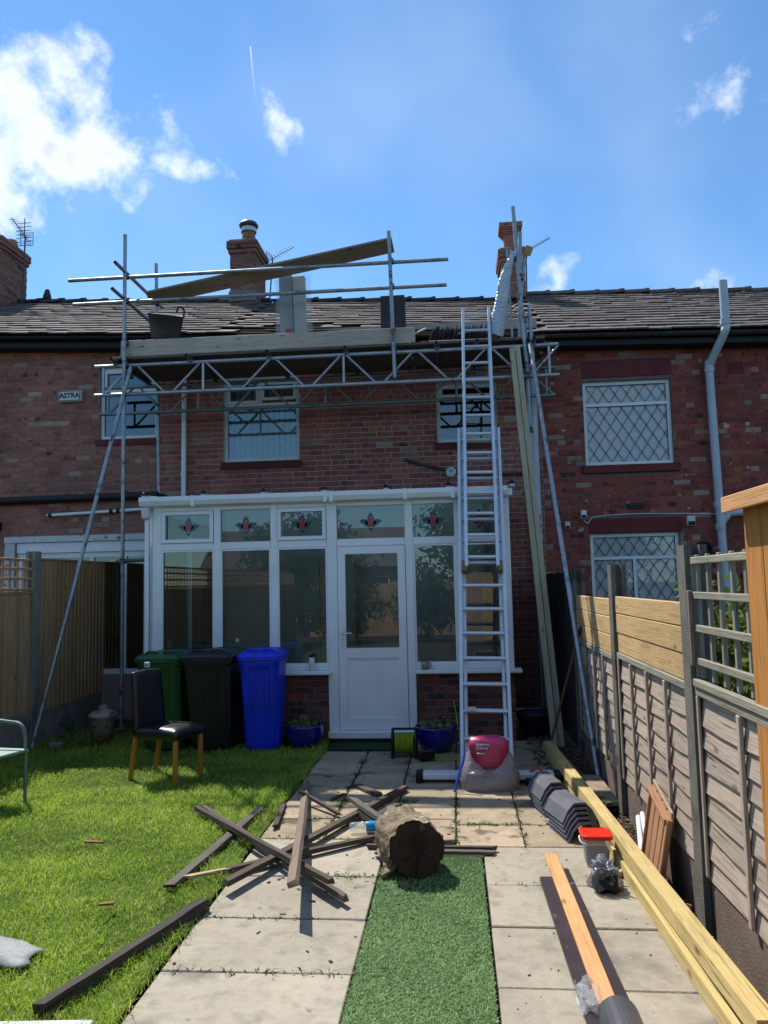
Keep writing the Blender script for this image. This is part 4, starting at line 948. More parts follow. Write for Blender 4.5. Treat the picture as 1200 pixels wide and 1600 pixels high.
# ------------------------------------------------------------------ ladder
ld = thing('extension_ladder', 'triple aluminium extension ladder leaning on the scaffold', 'ladder', (.25, 7.3, 0))
lb0, ld_dir = Vector((.235, 7.30, .0)), (Vector((.345, 9.40, 4.66))-Vector((.235, 7.30, .0))).normalized()
lx = Vector((1, 0, 0)); lx = (lx-ld_dir*lx.dot(ld_dir)).normalized(); ln = lx.cross(ld_dir)   # ln points to the climber or away
if ln.y > 0: ln = -ln
def sect(u0, u1, wid, off, first, steps=.262):
    s = thing_part('ladder_section', lb0+ld_dir*u0+ln*off, ld)
    for sg in (-1, 1):
        beam('stile', lb0+ld_dir*u0+lx*sg*wid/2+ln*off, lb0+ld_dir*u1+lx*sg*wid/2+ln*off, .036, .066, alu, s, up=ln, c=.006)
        beam('end_cap', lb0+ld_dir*(u1-.01)+lx*sg*wid/2+ln*off, lb0+ld_dir*(u1+.018)+lx*sg*wid/2+ln*off, .040, .070, black_pl if first else alu, s, up=ln, c=.006)
    u = first_u[0] if first else math.ceil((u0-first_u[0])/steps)*steps+first_u[0]+.03
    while u < u1-.06:
        p = lb0+ld_dir*u+ln*off
        beam('rung', p-lx*(wid/2-.01), p+lx*(wid/2-.01), .030, .034, alu, s, up=ln, c=.009); u += steps
    return s
first_u = [.30]
sect(0.0, 3.86, .455, .0, True); sect(.02, 3.90, .375, -.075, False); s3 = sect(2.05, 5.65, .325, .075, False)
for sg in (-1, 1): beam('guide_bracket', lb0+ld_dir*2.0+lx*sg*.185+ln*.05, lb0+ld_dir*2.12+lx*sg*.185+ln*.05, .05, .09, pm('brass_bracket', ['6b5a33', '7b6a40'], metal=.5, rough=.5), s3, up=ln)
bx('stabiliser_bar', -.34, .80, 6.90, 7.04, .03, .085, pm('alu_bar', ['c3ccd6', 'd0d8e0'], rough=.35, bump=.02, metal=.0, var=0, spec=.6), ld, c=.008)  # bar is non-metal; its pale blue reflection is put into the base colour
for a, b_ in ((-.40, -.341), (.801, .86)): bx('bar_end', a, b_, 6.89, 7.05, .0, .09, black_pl, ld, c=.01)
bx('warning_sticker', .07, .155, 7.50, 7.502, .52, .56, white, ld, c=0)

# leaning timbers, broom stick
t1 = beam('timber_post', (.985, 8.36, .0), (.775, 9.36, 4.60), .05, .062, w_lean, None, up=(1, 0, 0)); tag(t1, 'long pale timber leaning against the scaffold, left of the pair', 'timber')
t2 = beam('timber_post', (1.055, 8.38, .0), (.845, 9.38, 4.62), .05, .062, w_lean, None, up=(1, 0, 0)); tag(t2, 'long pale timber leaning against the scaffold, right of the pair', 'timber')
bs_ = thing('broom_handle', 'thin wooden handle with blue end leaning on the right fence', 'handle', (.88, 8.30, 0))
tube('stick', (.87, 8.05, .0), (1.165, 7.65, 1.20), .013, wood('stick_wood', ['5f4a35', '70583f']), bs_, 8)
tube('blue_grip', (1.163, 7.653, 1.19), (1.19, 7.616, 1.29), .017, pm('blue_plastic_dark', ['152a6a', '1c3580'], rough=.4), bs_, 8)
# ------------------------------------------------------------------ fences
def cpost(x, y, h, label, w=.115, d=.13):
    a, b, g = w/2, d/2, .022                                   # H section: slots for the panels on both sides
    pts = [(-a, -b), (-g, -b), (-g*.8, -b+.03), (g*.8, -b+.03), (g, -b), (a, -b), (a, b), (g, b), (g*.8, b-.03), (-g*.8, b-.03), (-g, b), (-a, b)]
    q = MB(); q.prism([(x+px, y+py) for px, py in pts], -.04, h-.006, 'Z'); n_ = len(pts)
    o = q.build('concrete_fence_post', concrete if x < 0 else concrete_dk, None); tag(o, label, 'fence post'); return o
LX = -4.85
cpost(LX, 6.48, 2.21, 'concrete post of the left fence nearest the camera')
cpost(LX, 8.48, 2.21, 'concrete post of the left fence behind the metal garden chair')
cpost(LX, 10.66, 2.20, 'concrete post of the left fence near the house extension')
def board_panel(label, y0, y1, zb, zt, mat, trellis=False):
    p = thing('fence_panel', label, 'fence panel', (LX, (y0+y1)/2, 0))
    bx('gravel_board', LX-.02, LX+.02, y0, y1, -.03, zb-.002, concrete, p)
    y = y0; 
    while y < y1-.02:
        yb = min(y+.098, y1)
        beam('board', (LX+.012, (y+yb)/2, zb+rnd(-.003, .003)), (LX+.012, (y+yb)/2, zt), yb-y+.012, .014, mat, p, up=(1, rnd(.10, .14), 0), c=.002); y = yb
    for z in (zb+.15, (zb+zt)/2, zt-.12): bx('back_rail', LX-.045, LX-.002, y0+.01, y1-.01, z-.03, z+.03, mat, p)
    bx('cap_rail', LX-.03, LX+.035, y0, y1, zt+.001, zt+.024, mat, p)
    if trellis:
        zt2 = 2.10
        for z in (zt+.05, zt+.17, zt+.28, zt2): bx('trellis_rail', LX-.002, LX+.02, y0, y1, z-.016, z+.016, w_left, p)
        y = y0+.08
        while y < y1: bx('trellis_slat', LX-.022, LX-.003, y-.014, y+.014, zt+.025, zt2+.02, w_left, p); y += .14
board_panel('brown board fence panel with trellis top at the far left', 6.55, 8.42, .40, 1.72, w_left, True)
board_panel('tall brown board fence panel right of the raker foot', 8.55, 10.60, .37, 2.11, w_left)
board_panel('reddish board fence panel in the corner beside the conservatory', 10.72, 11.6, .36, 2.09, w_left2)
board_panel('brown board fence panel behind the camera on the left', -5.5, 6.40, .40, 1.72, w_left, True)
RX = 1.235
for y, h, l in ((4.16, 1.92, 'grey concrete post of the right fence beside the trellis'), (6.07, 1.86, 'grey concrete post between the two new plank infills'), (7.98, 1.86, 'far grey concrete post of the right fence behind the raker'), (2.22, 1.95, 'concrete post of the right fence nearest the camera')): cpost(RX, y, h, l)
def waney(parent, y0, y1, zb, zt, n, mat):
    dz = (zt-zb)/n; seg = 7
    for k in range(n):
        z0 = zb+k*dz; v = []; ph = rnd(0, 9)
        for i in range(seg+1):
            y = y0+(y1-y0)*i/seg; wv = .010*math.sin(ph+i*1.1)+rnd(-.005, .005)
            v += [(RX-.030, y, z0-.028+wv), (RX-.010, y, z0+dz+.012), (RX-.002, y, z0+dz+.012), (RX-.010, y, z0-.028+wv)]
        q = MB(); f = []
        for i in range(seg):
            a, b = i*4, i*4+4
            f += [(a, a+1, b+1, b), (a+1, a+2, b+2, b+1), (a+2, a+3, b+3, b+2), (a+3, a, b, b+3)]
        f += [(0, 1, 2, 3), (seg*4, seg*4+1, seg*4+2, seg*4+3)]
        q.add(v, f)
        # local X along the slat so that the grain runs along it
        o = Vector((RX-.015, (y0+y1)/2, z0))
        me = bpy.data.meshes.new('slat'); rot = Matrix.Rotation(R(90), 4, 'Z'); inv = (Matrix.Translation(o) @ rot).inverted()
        me.from_pydata([inv @ Vector(p) for p in q.v], [], q.f); me.materials.append(mat); me.update()
        import bmesh
        bm = bmesh.new(); bm.from_mesh(me); bmesh.ops.recalc_face_normals(bm, faces=bm.faces); bm.to_mesh(me); bm.free()
        mesh_obj('slat', me, parent, Matrix.Translation(o) @ rot)
def lap_panel(label, y0, y1, zt, zb=.29, nb=3, mat=w_grey, n=8, gm=None):
    p = thing('fence_panel', label, 'fence panel', (RX, (y0+y1)/2, 0))
    bx('gravel_board', RX-.02, RX+.02, y0, y1, -.04, zb-.02, gm or pm('gravel_board_brown', ['5f5046', '74655a'], scale=6, rough=.95, bump=.5, bscale=80, spots=('8a7f74', .66, 25)), p)
    waney(p, y0, y1, zb, zt-.02, n, mat)
    bx('top_rail', RX-.045, RX+.03, y0, y1, zt-.012, zt+.03, w_trel, p); bx('side_batten', RX-.045, RX-.032, y0, y0+.035, zb-.02, zt-.013, mat, p); bx('side_batten', RX-.045, RX-.032, y1-.035, y1, zb-.02, zt-.013, mat, p)
    for k in range(nb):
        y = y0+(y1-y0)*(k+1)/(nb+1); bx('batten', RX-.05, RX-.032, y-.02, y+.02, zb-.02, zt-.014, mat, p)
    return p
lap_panel('weathered overlap fence panel under the trellis', 2.30, 4.09, 1.165, nb=2)
lap_panel('weathered overlap fence panel behind the leaning brown board', 4.24, 6.0, 1.165, nb=3)
lap_panel('weathered overlap fence panel behind the raker foot', 6.15, 7.91, 1.13, nb=3)
lap_panel('weathered overlap fence panel behind the camera on the right', -1.5, 2.14, 1.7, nb=5)
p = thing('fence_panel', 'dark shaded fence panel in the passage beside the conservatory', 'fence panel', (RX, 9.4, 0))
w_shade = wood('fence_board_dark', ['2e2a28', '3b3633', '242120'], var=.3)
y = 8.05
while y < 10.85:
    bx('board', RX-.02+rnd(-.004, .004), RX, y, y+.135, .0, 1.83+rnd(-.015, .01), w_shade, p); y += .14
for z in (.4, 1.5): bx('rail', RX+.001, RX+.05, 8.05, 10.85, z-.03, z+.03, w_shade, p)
def infill(label, y0, y1, z0, hs):
    p = thing('plank_infill', label, 'planks', (RX, (y0+y1)/2, z0))
    z = z0
    for h in hs: bx('plank', RX-.035+rnd(-.004, .004), RX-.008, y0, y1, z, z+h-.004, w_new2, p, c=.005); z += h
infill('fresh pale planks infilling the fence beside the trellis', 4.235, 6.0, 1.197, (.145, .145, .13))
infill('fresh pale planks with shadow stripes infilling the far fence bay', 6.15, 7.91, 1.163, (.145, .145, .14))
tr = thing('trellis', 'grey square trellis on top of the near right fence', 'trellis', (RX, 3.2, 1.2))
for z in (1.83, 1.655, 1.49, 1.325): bx('trellis_rail', RX-.038, RX-.018, 2.32, 4.07, z-.018, z+.018, w_trel, tr)
bx('trellis_rail', RX-.055, RX-.02, 2.32, 4.08, 1.197, 1.235, w_trel, tr)
y = 2.40
while y < 4.08: bx('trellis_slat', RX-.017, RX+.002, y-.016, y+.016, 1.236, 1.86, w_trel, tr); y += .165
bx('side_slat', RX-.06, RX-.04, 4.055, 4.085, 1.30, 1.68, pm('pinkish_lath', ['7a6560', '8c756e'], stretch=(1, 20, 20), rough=.8), tr)
bx('side_slat', RX-.03, RX-.005, 4.086, 4.105, 1.237, 1.86, w_trel, tr)
# new orange timber panel, near right
op = thing('capped_fence', 'tall new orange timber panel with an overhanging cap at the right edge', 'fence panel', (1.2, 2.7, 0))
y = 2.0
for k in range(7): bx('board', 1.190+rnd(0, .003), 1.213, y, y+.183, .0, 2.045, w_orange, op, c=.004); y += .1845
beam('cap_board', (1.20, 1.98, 2.065), (1.20, 3.335, 2.065), .12, .03, w_orange2, op, c=.005)
beam('cap_edge', (1.131, 1.97, 2.045), (1.131, 3.34, 2.045), .018, .065, w_orange2, op, c=.003)
for a in (.35, 1.1, 1.8): bx('rail', 1.2135, 1.24, 2.0, 3.28, a-.04, a+.04, w_orange, op)
# neighbour's dark rails seen in gaps
# ------------------------------------------------------------------ bins
def wheelie(label, x, y, w, d, h, mat, rz=0, wear=None):
    t = thing('wheelie_bin', label, 'wheelie bin', (x, y, 0), group='wheelie bins by the conservatory')
    M_ = Matrix.Translation((x, y, 0)) @ Matrix.Rotation(rz, 4, 'Z')
    def P(v): return M_ @ Vector(v)
    def ring(ww, dd, z, y0, c=.05, rib=0):
        a, b = ww/2, dd/2; pts = [(-a+c, -b), (-a*.55, -b), (-a*.5, -b+rib), (a*.5, -b+rib), (a*.55, -b), (a-c, -b), (a, -b+c), (a, b-c), (a-c, b), (-a+c, b), (-a, b-c), (-a, -b+c)]
        return [P((px, py+y0, z)) for px, py in pts]
    rs = [ring(w*.78, d*.62, .03, .04), ring(w*.80, d*.66, .10, .03, rib=.012), ring(w*.92, d*.92, h*.80, .0, rib=.012), ring(w*.94, d*.95, h*.85, 0), ring(w*.98, d*.98, h*.88, 0, .04), ring(w*.98, d*.98, h*.915, 0, .04)]
    n = 12; v = [p for r_ in rs for p in r_]
    q = MB().add(v, [(i*n+j, i*n+(j+1) % n, (i+1)*n+(j+1) % n, (i+1)*n+j) for i in range(len(rs)-1) for j in range(n)]); q.add(rs[0], [tuple(range(n))]); q.add(rs[-1], [tuple(range(n))])
    q.build('body', mat, t)
    rs = [ring(w*1.04, d*1.03, h*.905, 0, .04), ring(w*1.05, d*1.04, h*.945, 0, .04), ring(w*.98, d*.97, h*.965, 0, .05), ring(w*.86, d*.84, h*.985, .01, .06), ring(w*.5, d*.5, h*1.0, .02, .05)]
    v = [p for r_ in rs for p in r_]
    q = MB().add(v, [(i*n+j, i*n+(j+1) % n, (i+1)*n+(j+1) % n, (i+1)*n+j) for i in range(len(rs)-1) for j in range(n)]); q.add(rs[0], [tuple(range(n))]); q.add(rs[-1], [tuple(range(n))])
    lid = q.build('lid', mat, t)
    for k in (-.36, -.12, .12, .36):
        za, zb = .12, h*.79
        MB().obox(P((w*k*.84, -d*.325+.03-(0 if abs(k) > .3 else -.012), za)), P((w*k, -d*.46-(0 if abs(k) > .3 else -.012), zb)), .022, .012, up=(0, -1, .15)).build('rib', mat, t)
    for k in (-.28, .28): MB().tube(P((w*k-.05, d*.53, h*.93)), P((w*k+.05, d*.53, h*.93)), .022, 10).build('hinge', mat, lid)
    bx_ = MB().obox(P((-w*.42, -d*.525, h*.925)), P((w*.42, -d*.525, h*.925)), .02, .03); bx_.build('lid_lip', mat, lid)
    for sx in (-1, 1):
        q = MB().path([P((sx*w*.30, d*.48, h*.93)), P((sx*w*.30, d*.58, h*.97)), P((sx*w*.12, d*.60, h*.98)), P((0, d*.6, h*.98))], .016); q.build('handle', mat, t, fix=False)
        q = MB().path([P((sx*w*.34, -d*.30, h*.985)), P((sx*w*.26, -d*.34, h*1.005)), P((sx*w*.12, -d*.35, h*1.005)), P((sx*w*.06, -d*.30, h*.99))], .012); q.build('lid_grip', mat, lid, fix=False)
        MB().tube(P((sx*w*.36, d*.40, .10)), P((sx*w*.50, d*.40, .10)), .10, 20).build('wheel', black_pl, t)
    return t
gp = lambda n_, a, b: pm(n_, [a, b], scale=3, rough=.42, bump=.06, bscale=40, var=0, spec=.5, weather=(4, .3, .6), spots=[(a, .66, 6), ('8a8f92', .735, 11)])
wheelie('green wheelie bin left of the dark one', -3.20, 8.32, .50, .56, 1.06, gp('green_bin', '14431f', '1a5227'), .02)
wheelie('dark grey wheelie bin between the green and blue bins', -2.66, 8.32, .56, .60, 1.07, gp('dark_bin', '15191c', '1d2226'), -.03)
wheelie('bright blue wheelie bin nearest the conservatory door', -2.10, 8.28, .45, .52, 1.07, gp('blue_bin', '0a2bc0', '1036d4'), .03)

# ------------------------------------------------------------------ dining chair
dc = thing('dining_chair', 'black leather dining chair with light wooden legs on the lawn', 'chair', (-2.73, 7.1, 0))
fx = Vector((.505, -.17, 0)).normalized(); fy = Vector((-fx.y, fx.x, 0)); o = Vector((-2.70, 7.10, 0))
def cp(a, b, z): return o+fx*a+fy*b+Vector((0, 0, z))
leath = pm('black_leather', ['100e12', '1b181c'], scale=8, rough=.33, bump=.18, bscale=120, var=0, spec=.55)
for a, b, sp_ in ((.215, .18, .02), (.215, -.18, .02), (-.24, .17, -.07), (-.24, -.17, -.07)):
    beam('leg', cp(a+(sp_ if a < 0 else 0), b, 0), cp(a, b, .40), .036, .036, w_leg, dc, up=fx, c=.004)
def cushion(name, P, nx, ny, th, mat, parent, puff=.02):
    v = []; f = []
    for s in (1, -1):
        for i in range(nx+1):
            for j in range(ny+1):
                u, w_ = i/nx*2-1, j/ny*2-1; e = (1-abs(u)**4)*(1-abs(w_)**4)
                ed = 1-max(abs(u), abs(w_))**10*.35
                v.append(P(u, w_, s*(th/2*ed+puff*e*(1 if s > 0 else .2))))
    m_ = (nx+1)*(ny+1)
    for s in (0, 1):
        for i in range(nx):
            for j in range(ny):
                a = s*m_+i*(ny+1)+j; f.append((a, a+1, a+ny+2, a+ny+1) if s == 0 else (a, a+ny+1, a+ny+2, a+1))
    bord = [(i, 0) for i in range(nx)]+[(nx, j) for j in range(ny)]+[(i, ny) for i in range(nx, 0, -1)]+[(0, j) for j in range(ny, 0, -1)]
    ids = [i*(ny+1)+j for i, j in bord]; n = len(ids)
    f += [(ids[k], ids[(k+1) % n], ids[(k+1) % n]+m_, ids[k]+m_) for k in range(n)]
    q = MB().add(v, f, True); return q.build(name, mat, parent)
cushion('seat', lambda u, w_, t: cp(.235*u+.01, .215*w_, .42+t), 14, 14, .10, leath, dc, .022)
cushion('backrest', lambda u, w_, t: cp(-.235-.05*(u*.5+.5)**1.6-t*.9, .20*w_*(1-.04*u),   .685+.285*u+(.012*math.cos(w_*1.57) if u > .5 else 0)), 16, 12, .055, leath, dc, .008)
pg = thing('clothes_peg', 'small white peg clipped on top of the dining chair back', 'peg', cp(-.29, .02, 1.0)); bx('peg_body', cp(-.30, 0, 0).x, cp(-.30, 0, 0).x+.05, cp(-.3, 0, 0).y-.01, cp(-.3, 0, 0).y+.012, 1.0, 1.05, white, pg); bx('peg_spring', cp(-.30, 0, 0).x+.01, cp(-.30, 0, 0).x+.04, cp(-.3, 0, 0).y-.014, cp(-.3, 0, 0).y-.0105, 1.015, 1.03, steel, pg, c=.001)

# ------------------------------------------------------------------ metal garden chair, cut by the left edge
gc = thing('garden_chair', 'pale green metal garden armchair cut off by the left edge', 'chair', (-3.93, 6.10, 0))
gm_ = pm('green_grey_paint', ['5f7468', '73877a'], rough=.5, bump=.1, var=.05, spots=('8f9a92', .62, 9))
o2 = Vector((-3.93, 6.10, 0)); gx = Vector((.96, -.28, 0)).normalized(); gy = Vector((-gx.y, gx.x, 0))
def gp2(a, b, z): return o2+gx*a+gy*b+Vector((0, 0, z))
for s in (-1, 1):
    MB().path([gp2(.25, .25*s, 0), gp2(.245, .25*s, .40), gp2(.235, .25*s, .56), gp2(.18, .25*s, .635), gp2(.05, .25*s, .65), gp2(-.2, .25*s, .66), gp2(-.3, .25*s, .64)], .015).build('arm_and_leg', gm_, gc, fix=False)
    MB().path([gp2(-.30, .25*s, 0), gp2(-.24, .25*s, .42), gp2(-.32, .25*s, .7), gp2(-.36, .25*s, .98)], .014).build('back_leg', gm_, gc, fix=False)
mesh_m = pm('mesh_seat', ['7f978e', '94aaa0'], scale=40, rough=.6, bump=.4, bscale=300, var=0)
beam('seat', gp2(-.24, 0, .415), gp2(.28, 0, .43), .50, .022, mesh_m, gc, c=.01)
beam('backrest', gp2(-.27, 0, .47), gp2(-.36, 0, .96), .46, .018, mesh_m, gc, up=gx, c=.008)
tube('front_bar', gp2(.27, -.25, .425), gp2(.27, .25, .425), .013, gm_, gc)

# incinerator
inc = thing('garden_incinerator', 'small galvanised garden incinerator bin by the left fence', 'incinerator', (-4.03, 8.55, 0))
galv = pm('rusty_galvanised', ['8a827a', 'a39b92'], metal=.15, rough=.5, bump=.15, scale=6, var=0, spots=('8a6350', .55, 5))
MB().lathe([(0, .05), (.115, .05), (.14, .32), (.145, .325), (.135, .32), (.11, .06), (0, .06)], (-4.03, 8.55, 0)).build('drum', galv, inc)
lid_ = MB().lathe([(.155, .325), (.152, .345), (.10, .385), (.05, .395), (.05, .44), (.04, .44), (.04, .39)], (-4.03, 8.55, 0)).build('lid', galv, inc)
MB().path([(-3.91, 8.47, .34), (-3.89, 8.45, .37), (-3.88, 8.44, .385), (-3.87, 8.48, .36)], .009).build('lid_handle', steel, inc, fix=False)
for k in range(3): a = -1.9+k*2.1; tube('foot', (-4.03+.1*math.cos(a), 8.55+.1*math.sin(a), 0), (-4.03+.1*math.cos(a), 8.55+.1*math.sin(a), .06), .014, galv, inc, 8)
for k in range(6):
    a = -2.2+.45*k; r_ = .125+.012*(k % 2); z = .12+.10*(k % 2)
    MB().lathe([(0, 0), (.011, 0), (.011, .004), (0, .004)], (-4.03+r_*math.cos(a), 8.55+r_*math.sin(a), z), n=10, axis=(math.cos(a), math.sin(a), -.1)).build('vent_hole', black_pl, inc)
lb_ = bx('loose_brick', -4.55, -4.42, 8.33, 8.42, 0, .065, concrete, None, c=.008); tag(lb_, 'loose grey block on the grass beside the left fence', 'block')

# ------------------------------------------------------------------ plant pots, door mat, cable reel, sill items
leafy = pm('pot_leaves', ['3d4a22', '56652f', '2f3a1c'], scale=8, rough=.6, bump=0, var=.7)
bluegl = pm('blue_glaze', ['0a1468', '101d86'], scale=6, rough=.12, bump=.06, bscale=20, var=0, spec=.6, coat=.5, spots=('060d40', .6, 4))
def leaves(c, n, rx, ry, rz, size, mat, name, parent, up=.4):
    q = MB()
    for k in range(n):
        p = Vector((c[0]+rng.normal()*rx*.5, c[1]+rng.normal()*ry*.5, c[2]+abs(rng.normal())*rz*.6))
        d = Vector((rng.normal(), rng.normal(), rng.normal()*.5+up)).normalized(); s = d.orthogonal().normalized(); s.rotate(Matrix.Rotation(rnd(0, 6.28), 3, d)) if False else None
        L = size*rnd(.6, 1.3); w_ = L*.3
        q.add([p, p+d*L*.5+s*w_, p+d*L, p+d*L*.5-s*w_], [(0, 1, 2, 3)])
    o = q.build(name, mat, parent, fix=False); o['kind'] = 'stuff'; return o
def pot(label, x, y, r, h):
    t = thing('plant_pot', label, 'plant pot', (x, y, 0))
    MB().lathe([(0, .0), (r*.55, .0), (r*.62, .02), (r*.92, h*.45), (r*1.0, h*.72), (r*.97, h*.9), (r*1.0, h*.96), (r*.97, h), (r*.88, h), (r*.86, h*.85), (0, h*.85)], (x, y, 0), n=36).build('pot', bluegl, t)
    MB().lathe([(0, h*.86), (r*.86, h*.86)], (x, y, 0), n=24).build('soil', soil, t, fix=False)
    leaves((x, y, h*.88), 130, r*.75, r*.75, .07, .06, leafy, 'foliage', t)
    return t
pot('blue glazed pot of low plants left of the door', -1.67, 8.36, .20, .25)
pot('large blue glazed pot of dry plants right of the door', -.25, 8.22, .235, .26)
mt = bx('door_mat', -1.42, -.66, 8.20, 8.58, .006, .018, pm('green_mat', ['12301a', '1b3f22'], scale=40, rough=1, bump=.6, bscale=300, var=0), None, c=.005); tag(mt, 'dark green mat of artificial turf at the conservatory door', 'door mat')
cr = thing('cable_reel', 'black cable reel wound with yellow green cable', 'cable reel', (-.56, 7.95, 0))
ycab = pm('yellow_green_cable', ['7f8f1c', '97a82c'], rough=.45, bump=0, var=.2)
for k in range(15): MB().lathe([(.10+.006*math.cos(t), -.006*math.sin(t)) for t in [2*math.pi*j/6 for j in range(7)]], (-.655+k*.0125, 7.95, .135), n=28, axis=(1, 0, 0)).build('cable_turn', ycab, cr, fix=False)
tube('drum', (-.66, 7.95, .135), (-.475, 7.95, .135), .092, black_pl, cr, 20)
for x in (-.685, -.45):
    MB().lathe([(.0, 0), (.115, 0), (.12, .006), (.115, .012), (0, .012)], (x, 7.95, .135), axis=(1, 0, 0)).build('flange', black_pl, cr)
    MB().path([(x, 7.83, .012), (x, 7.87, .2), (x, 7.95, .275), (x, 8.03, .2), (x, 8.07, .012), (x, 7.95, .01), (x, 7.83, .012)], .011).build('frame', black_pl, cr, fix=False)
tube('carry_bar', (-.69, 7.95, .275), (-.44, 7.95, .275), .013, black_pl, cr)
sk = thing('socket_block', 'black extension socket block in front of the right pot', 'socket', (-.34, 7.75, 0))
beam('block', (-.42, 7.73, .05), (-.27, 7.80, .06), .10, .09, black_pl, sk, c=.015); 
for k in range(2): beam('socket_face', (-.395+k*.075, 7.70+k*.03, .099), (-.34+k*.075, 7.72+k*.03, .103), .06, .01, slate_dk, sk, c=.003)
cbl = MB().path([(-.28, 7.78, .04), (-.2, 7.72, .012), (-.02, 7.78, .012), (-.05, 7.92, .012), (-.25, 7.90, .012), (-.22, 7.80, .02), (0, 7.86, .012), (.0, 8.1, .05), (-.03, 8.3, .3), (-.06, 8.62, .45)], .006, n=6, sub=10).build('loose_cable', ycab, None, fix=False); tag(cbl, 'thin yellow green cable looping over the slabs below the right pot', 'cable')
tube_ = thing('spray_can', 'white spray can on the conservatory sill left of the door', 'can', (-1.64, CY-.045, .786))
MB().lathe([(0, 0), (.032, 0), (.033, .01), (.033, .13), (.026, .15), (0, .15)], (-1.64, CY-.05, .786)).build('body', white, tube_); MB().lathe([(0, .15), (.024, .15), (.024, .185), (0, .19)], (-1.64, CY-.05, .786)).build('cap', black_pl, tube_)
mg = thing('mug', 'beige mug on the conservatory sill right of the door', 'mug', (-.365, CY-.05, .786))
MB().lathe([(0, 0), (.036, 0), (.042, .04), (.043, .09), (.038, .09), (.036, .01), (0, .01)], (-.37, CY-.05, .786)).build('cup', pm('beige_glaze', ['8a8271', '9a9180'], rough=.25, bump=.02), mg)
MB().path([(-.33, CY-.05, .80), (-.305, CY-.05, .815), (-.305, CY-.05, .85), (-.33, CY-.05, .865)], .006).build('handle', MT['beige_glaze'], mg, fix=False)
# inside the conservatory
cb_ = thing('cupboard', 'tall cream cupboard standing inside the conservatory behind the third bay', 'cupboard', (-1.8, 10.4, .1))
bx('carcass', -2.3, -1.35, 10.3, 10.85, .1, 2.15, cream, cb_)
for a in (-2.29, -1.82): bx('cupboard_door', a, a+.46, 10.275, 10.299, .14, 2.12, cream, cb_); 
for a in (-1.86, -1.78): bx('knob', a-.01, a+.01, 10.25, 10.274, 1.1, 1.13, steel, cb_)
wbx = thing('white_appliance', 'white box appliance inside the conservatory behind the ladder', 'appliance', (.3, 9.1, .79)); bx('shelf', .05, .45, CY+.24, CY+.6, .74, .78, cream, wbx); bx('housing', .18, .42, CY+.26, CY+.5, .781, .96, white, wbx, c=.01); bx('dial_panel', .2, .40, CY+.252, CY+.26, .9, .94, slate_dk, wbx, c=.001)
oc = thing('orange_cup', 'small orange tumbler inside the conservatory beside the white appliance', 'cup', (.11, 9.05, .781)); MB().lathe([(0, 0), (.025, 0), (.032, .12), (.029, .12), (.023, .008), (0, .008)], (.11, 9.05, .781)).build('tumbler', pm('orange_plastic', ['a8502e', 'b85c36'], rough=.35), oc); MB().lathe([(.0325, .116), (.034, .12), (.0325, .124)], (.11, 9.05, .781)).build('rim', MT['orange_plastic'], oc, fix=False)

# ------------------------------------------------------------------ cement bag in a clear sack
cs_ = thing('rubble_sack', 'clear plastic sack of brown sand slumped at the ladder foot', 'sack', (.23, 6.72, 0))
sackm = pm('sack_of_sand', ['6b5d57', '7f706a'], scale=7, rough=.30, bump=.35, bscale=14, spec=.8, var=0, coat=.6, spots=('8c8078', .6, 9))
def blob(name, c, r, mat, parent, seed, amp=.12, nu=36, nv=22, flat=.0, fn=None):
    v = []; f = []
    for i in range(nv+1):
        th = math.pi*i/nv
        for j in range(nu):
            ph = 2*math.pi*j/nu
            d = Vector((math.sin(th)*math.cos(ph), math.sin(th)*math.sin(ph), math.cos(th)))
            e = Vector([math.copysign(abs(x)**.62, x) for x in d])
            nn = 1+amp*(mnoise.noise(d*2.1+Vector((seed, 0, 0)))+.6*mnoise.noise(d*5.3+Vector((0, seed, 0)))+.3*mnoise.noise(d*11+Vector((0, 0, seed))))
            p = Vector((e.x*r[0], e.y*r[1], e.z*r[2]))*nn
            if fn: p = fn(p, d)
            p = p+Vector(c); p.z = max(p.z, flat); v.append(p)
    f = [(i*nu+j, i*nu+(j+1) % nu, (i+1)*nu+(j+1) % nu, (i+1)*nu+j) for i in range(nv) for j in range(nu)]
    return MB().add(v, f, True).build(name, mat, parent, fix=False)
blob('sand', (.235, 6.79, .07), (.25, .17, .10), sackm, cs_, 3.1, .10, 44, 26, .006)
sackf = film_mat('clear_sack_film', 'a39a9c', .62, .16)
v = []; nj, ni = 96, 26
for i in range(ni+1):
    t = i/ni
    for j in range(nj):
        a = 2*math.pi*j/nj; ca, sa = math.cos(a), math.sin(a)
        prof_x = .262+.03*math.sin(min(t*3.4, math.pi))-.085*t; prof_y = .185+.03*math.sin(min(t*3.4, math.pi))-.06*t
        top = .145+.185*abs(ca)**1.6+(.06 if sa > 0 else 0)*(1-abs(ca))
        cr_ = 1+.045*mnoise.noise(Vector((ca*2.2, sa*2.2, t*3)))+.035*mnoise.noise(Vector((ca*7, sa*7, t*5)))*(.3+t)+.02*math.sin(a*23+4*mnoise.noise(Vector((ca*2, sa*2, t*2))))*t
        q_ = 1/max(abs(ca)**3.0+abs(sa)**3.0, 1e-6)**(1/3.0)
        v.append((.235+prof_x*ca*q_*cr_*.93, 6.78+prof_y*sa*q_*cr_*.93, .004+top*t+.012*mnoise.noise(Vector((ca*5, sa*5, t*4)))*t))
MB().add(v, [(i*nj+j, i*nj+(j+1) % nj, (i+1)*nj+(j+1) % nj, (i+1)*nj+j) for i in range(ni) for j in range(nj)], True).build('sack_film', sackf, cs_, fix=False)
bl = film_mat('blue_film', '2f55c8', .85)
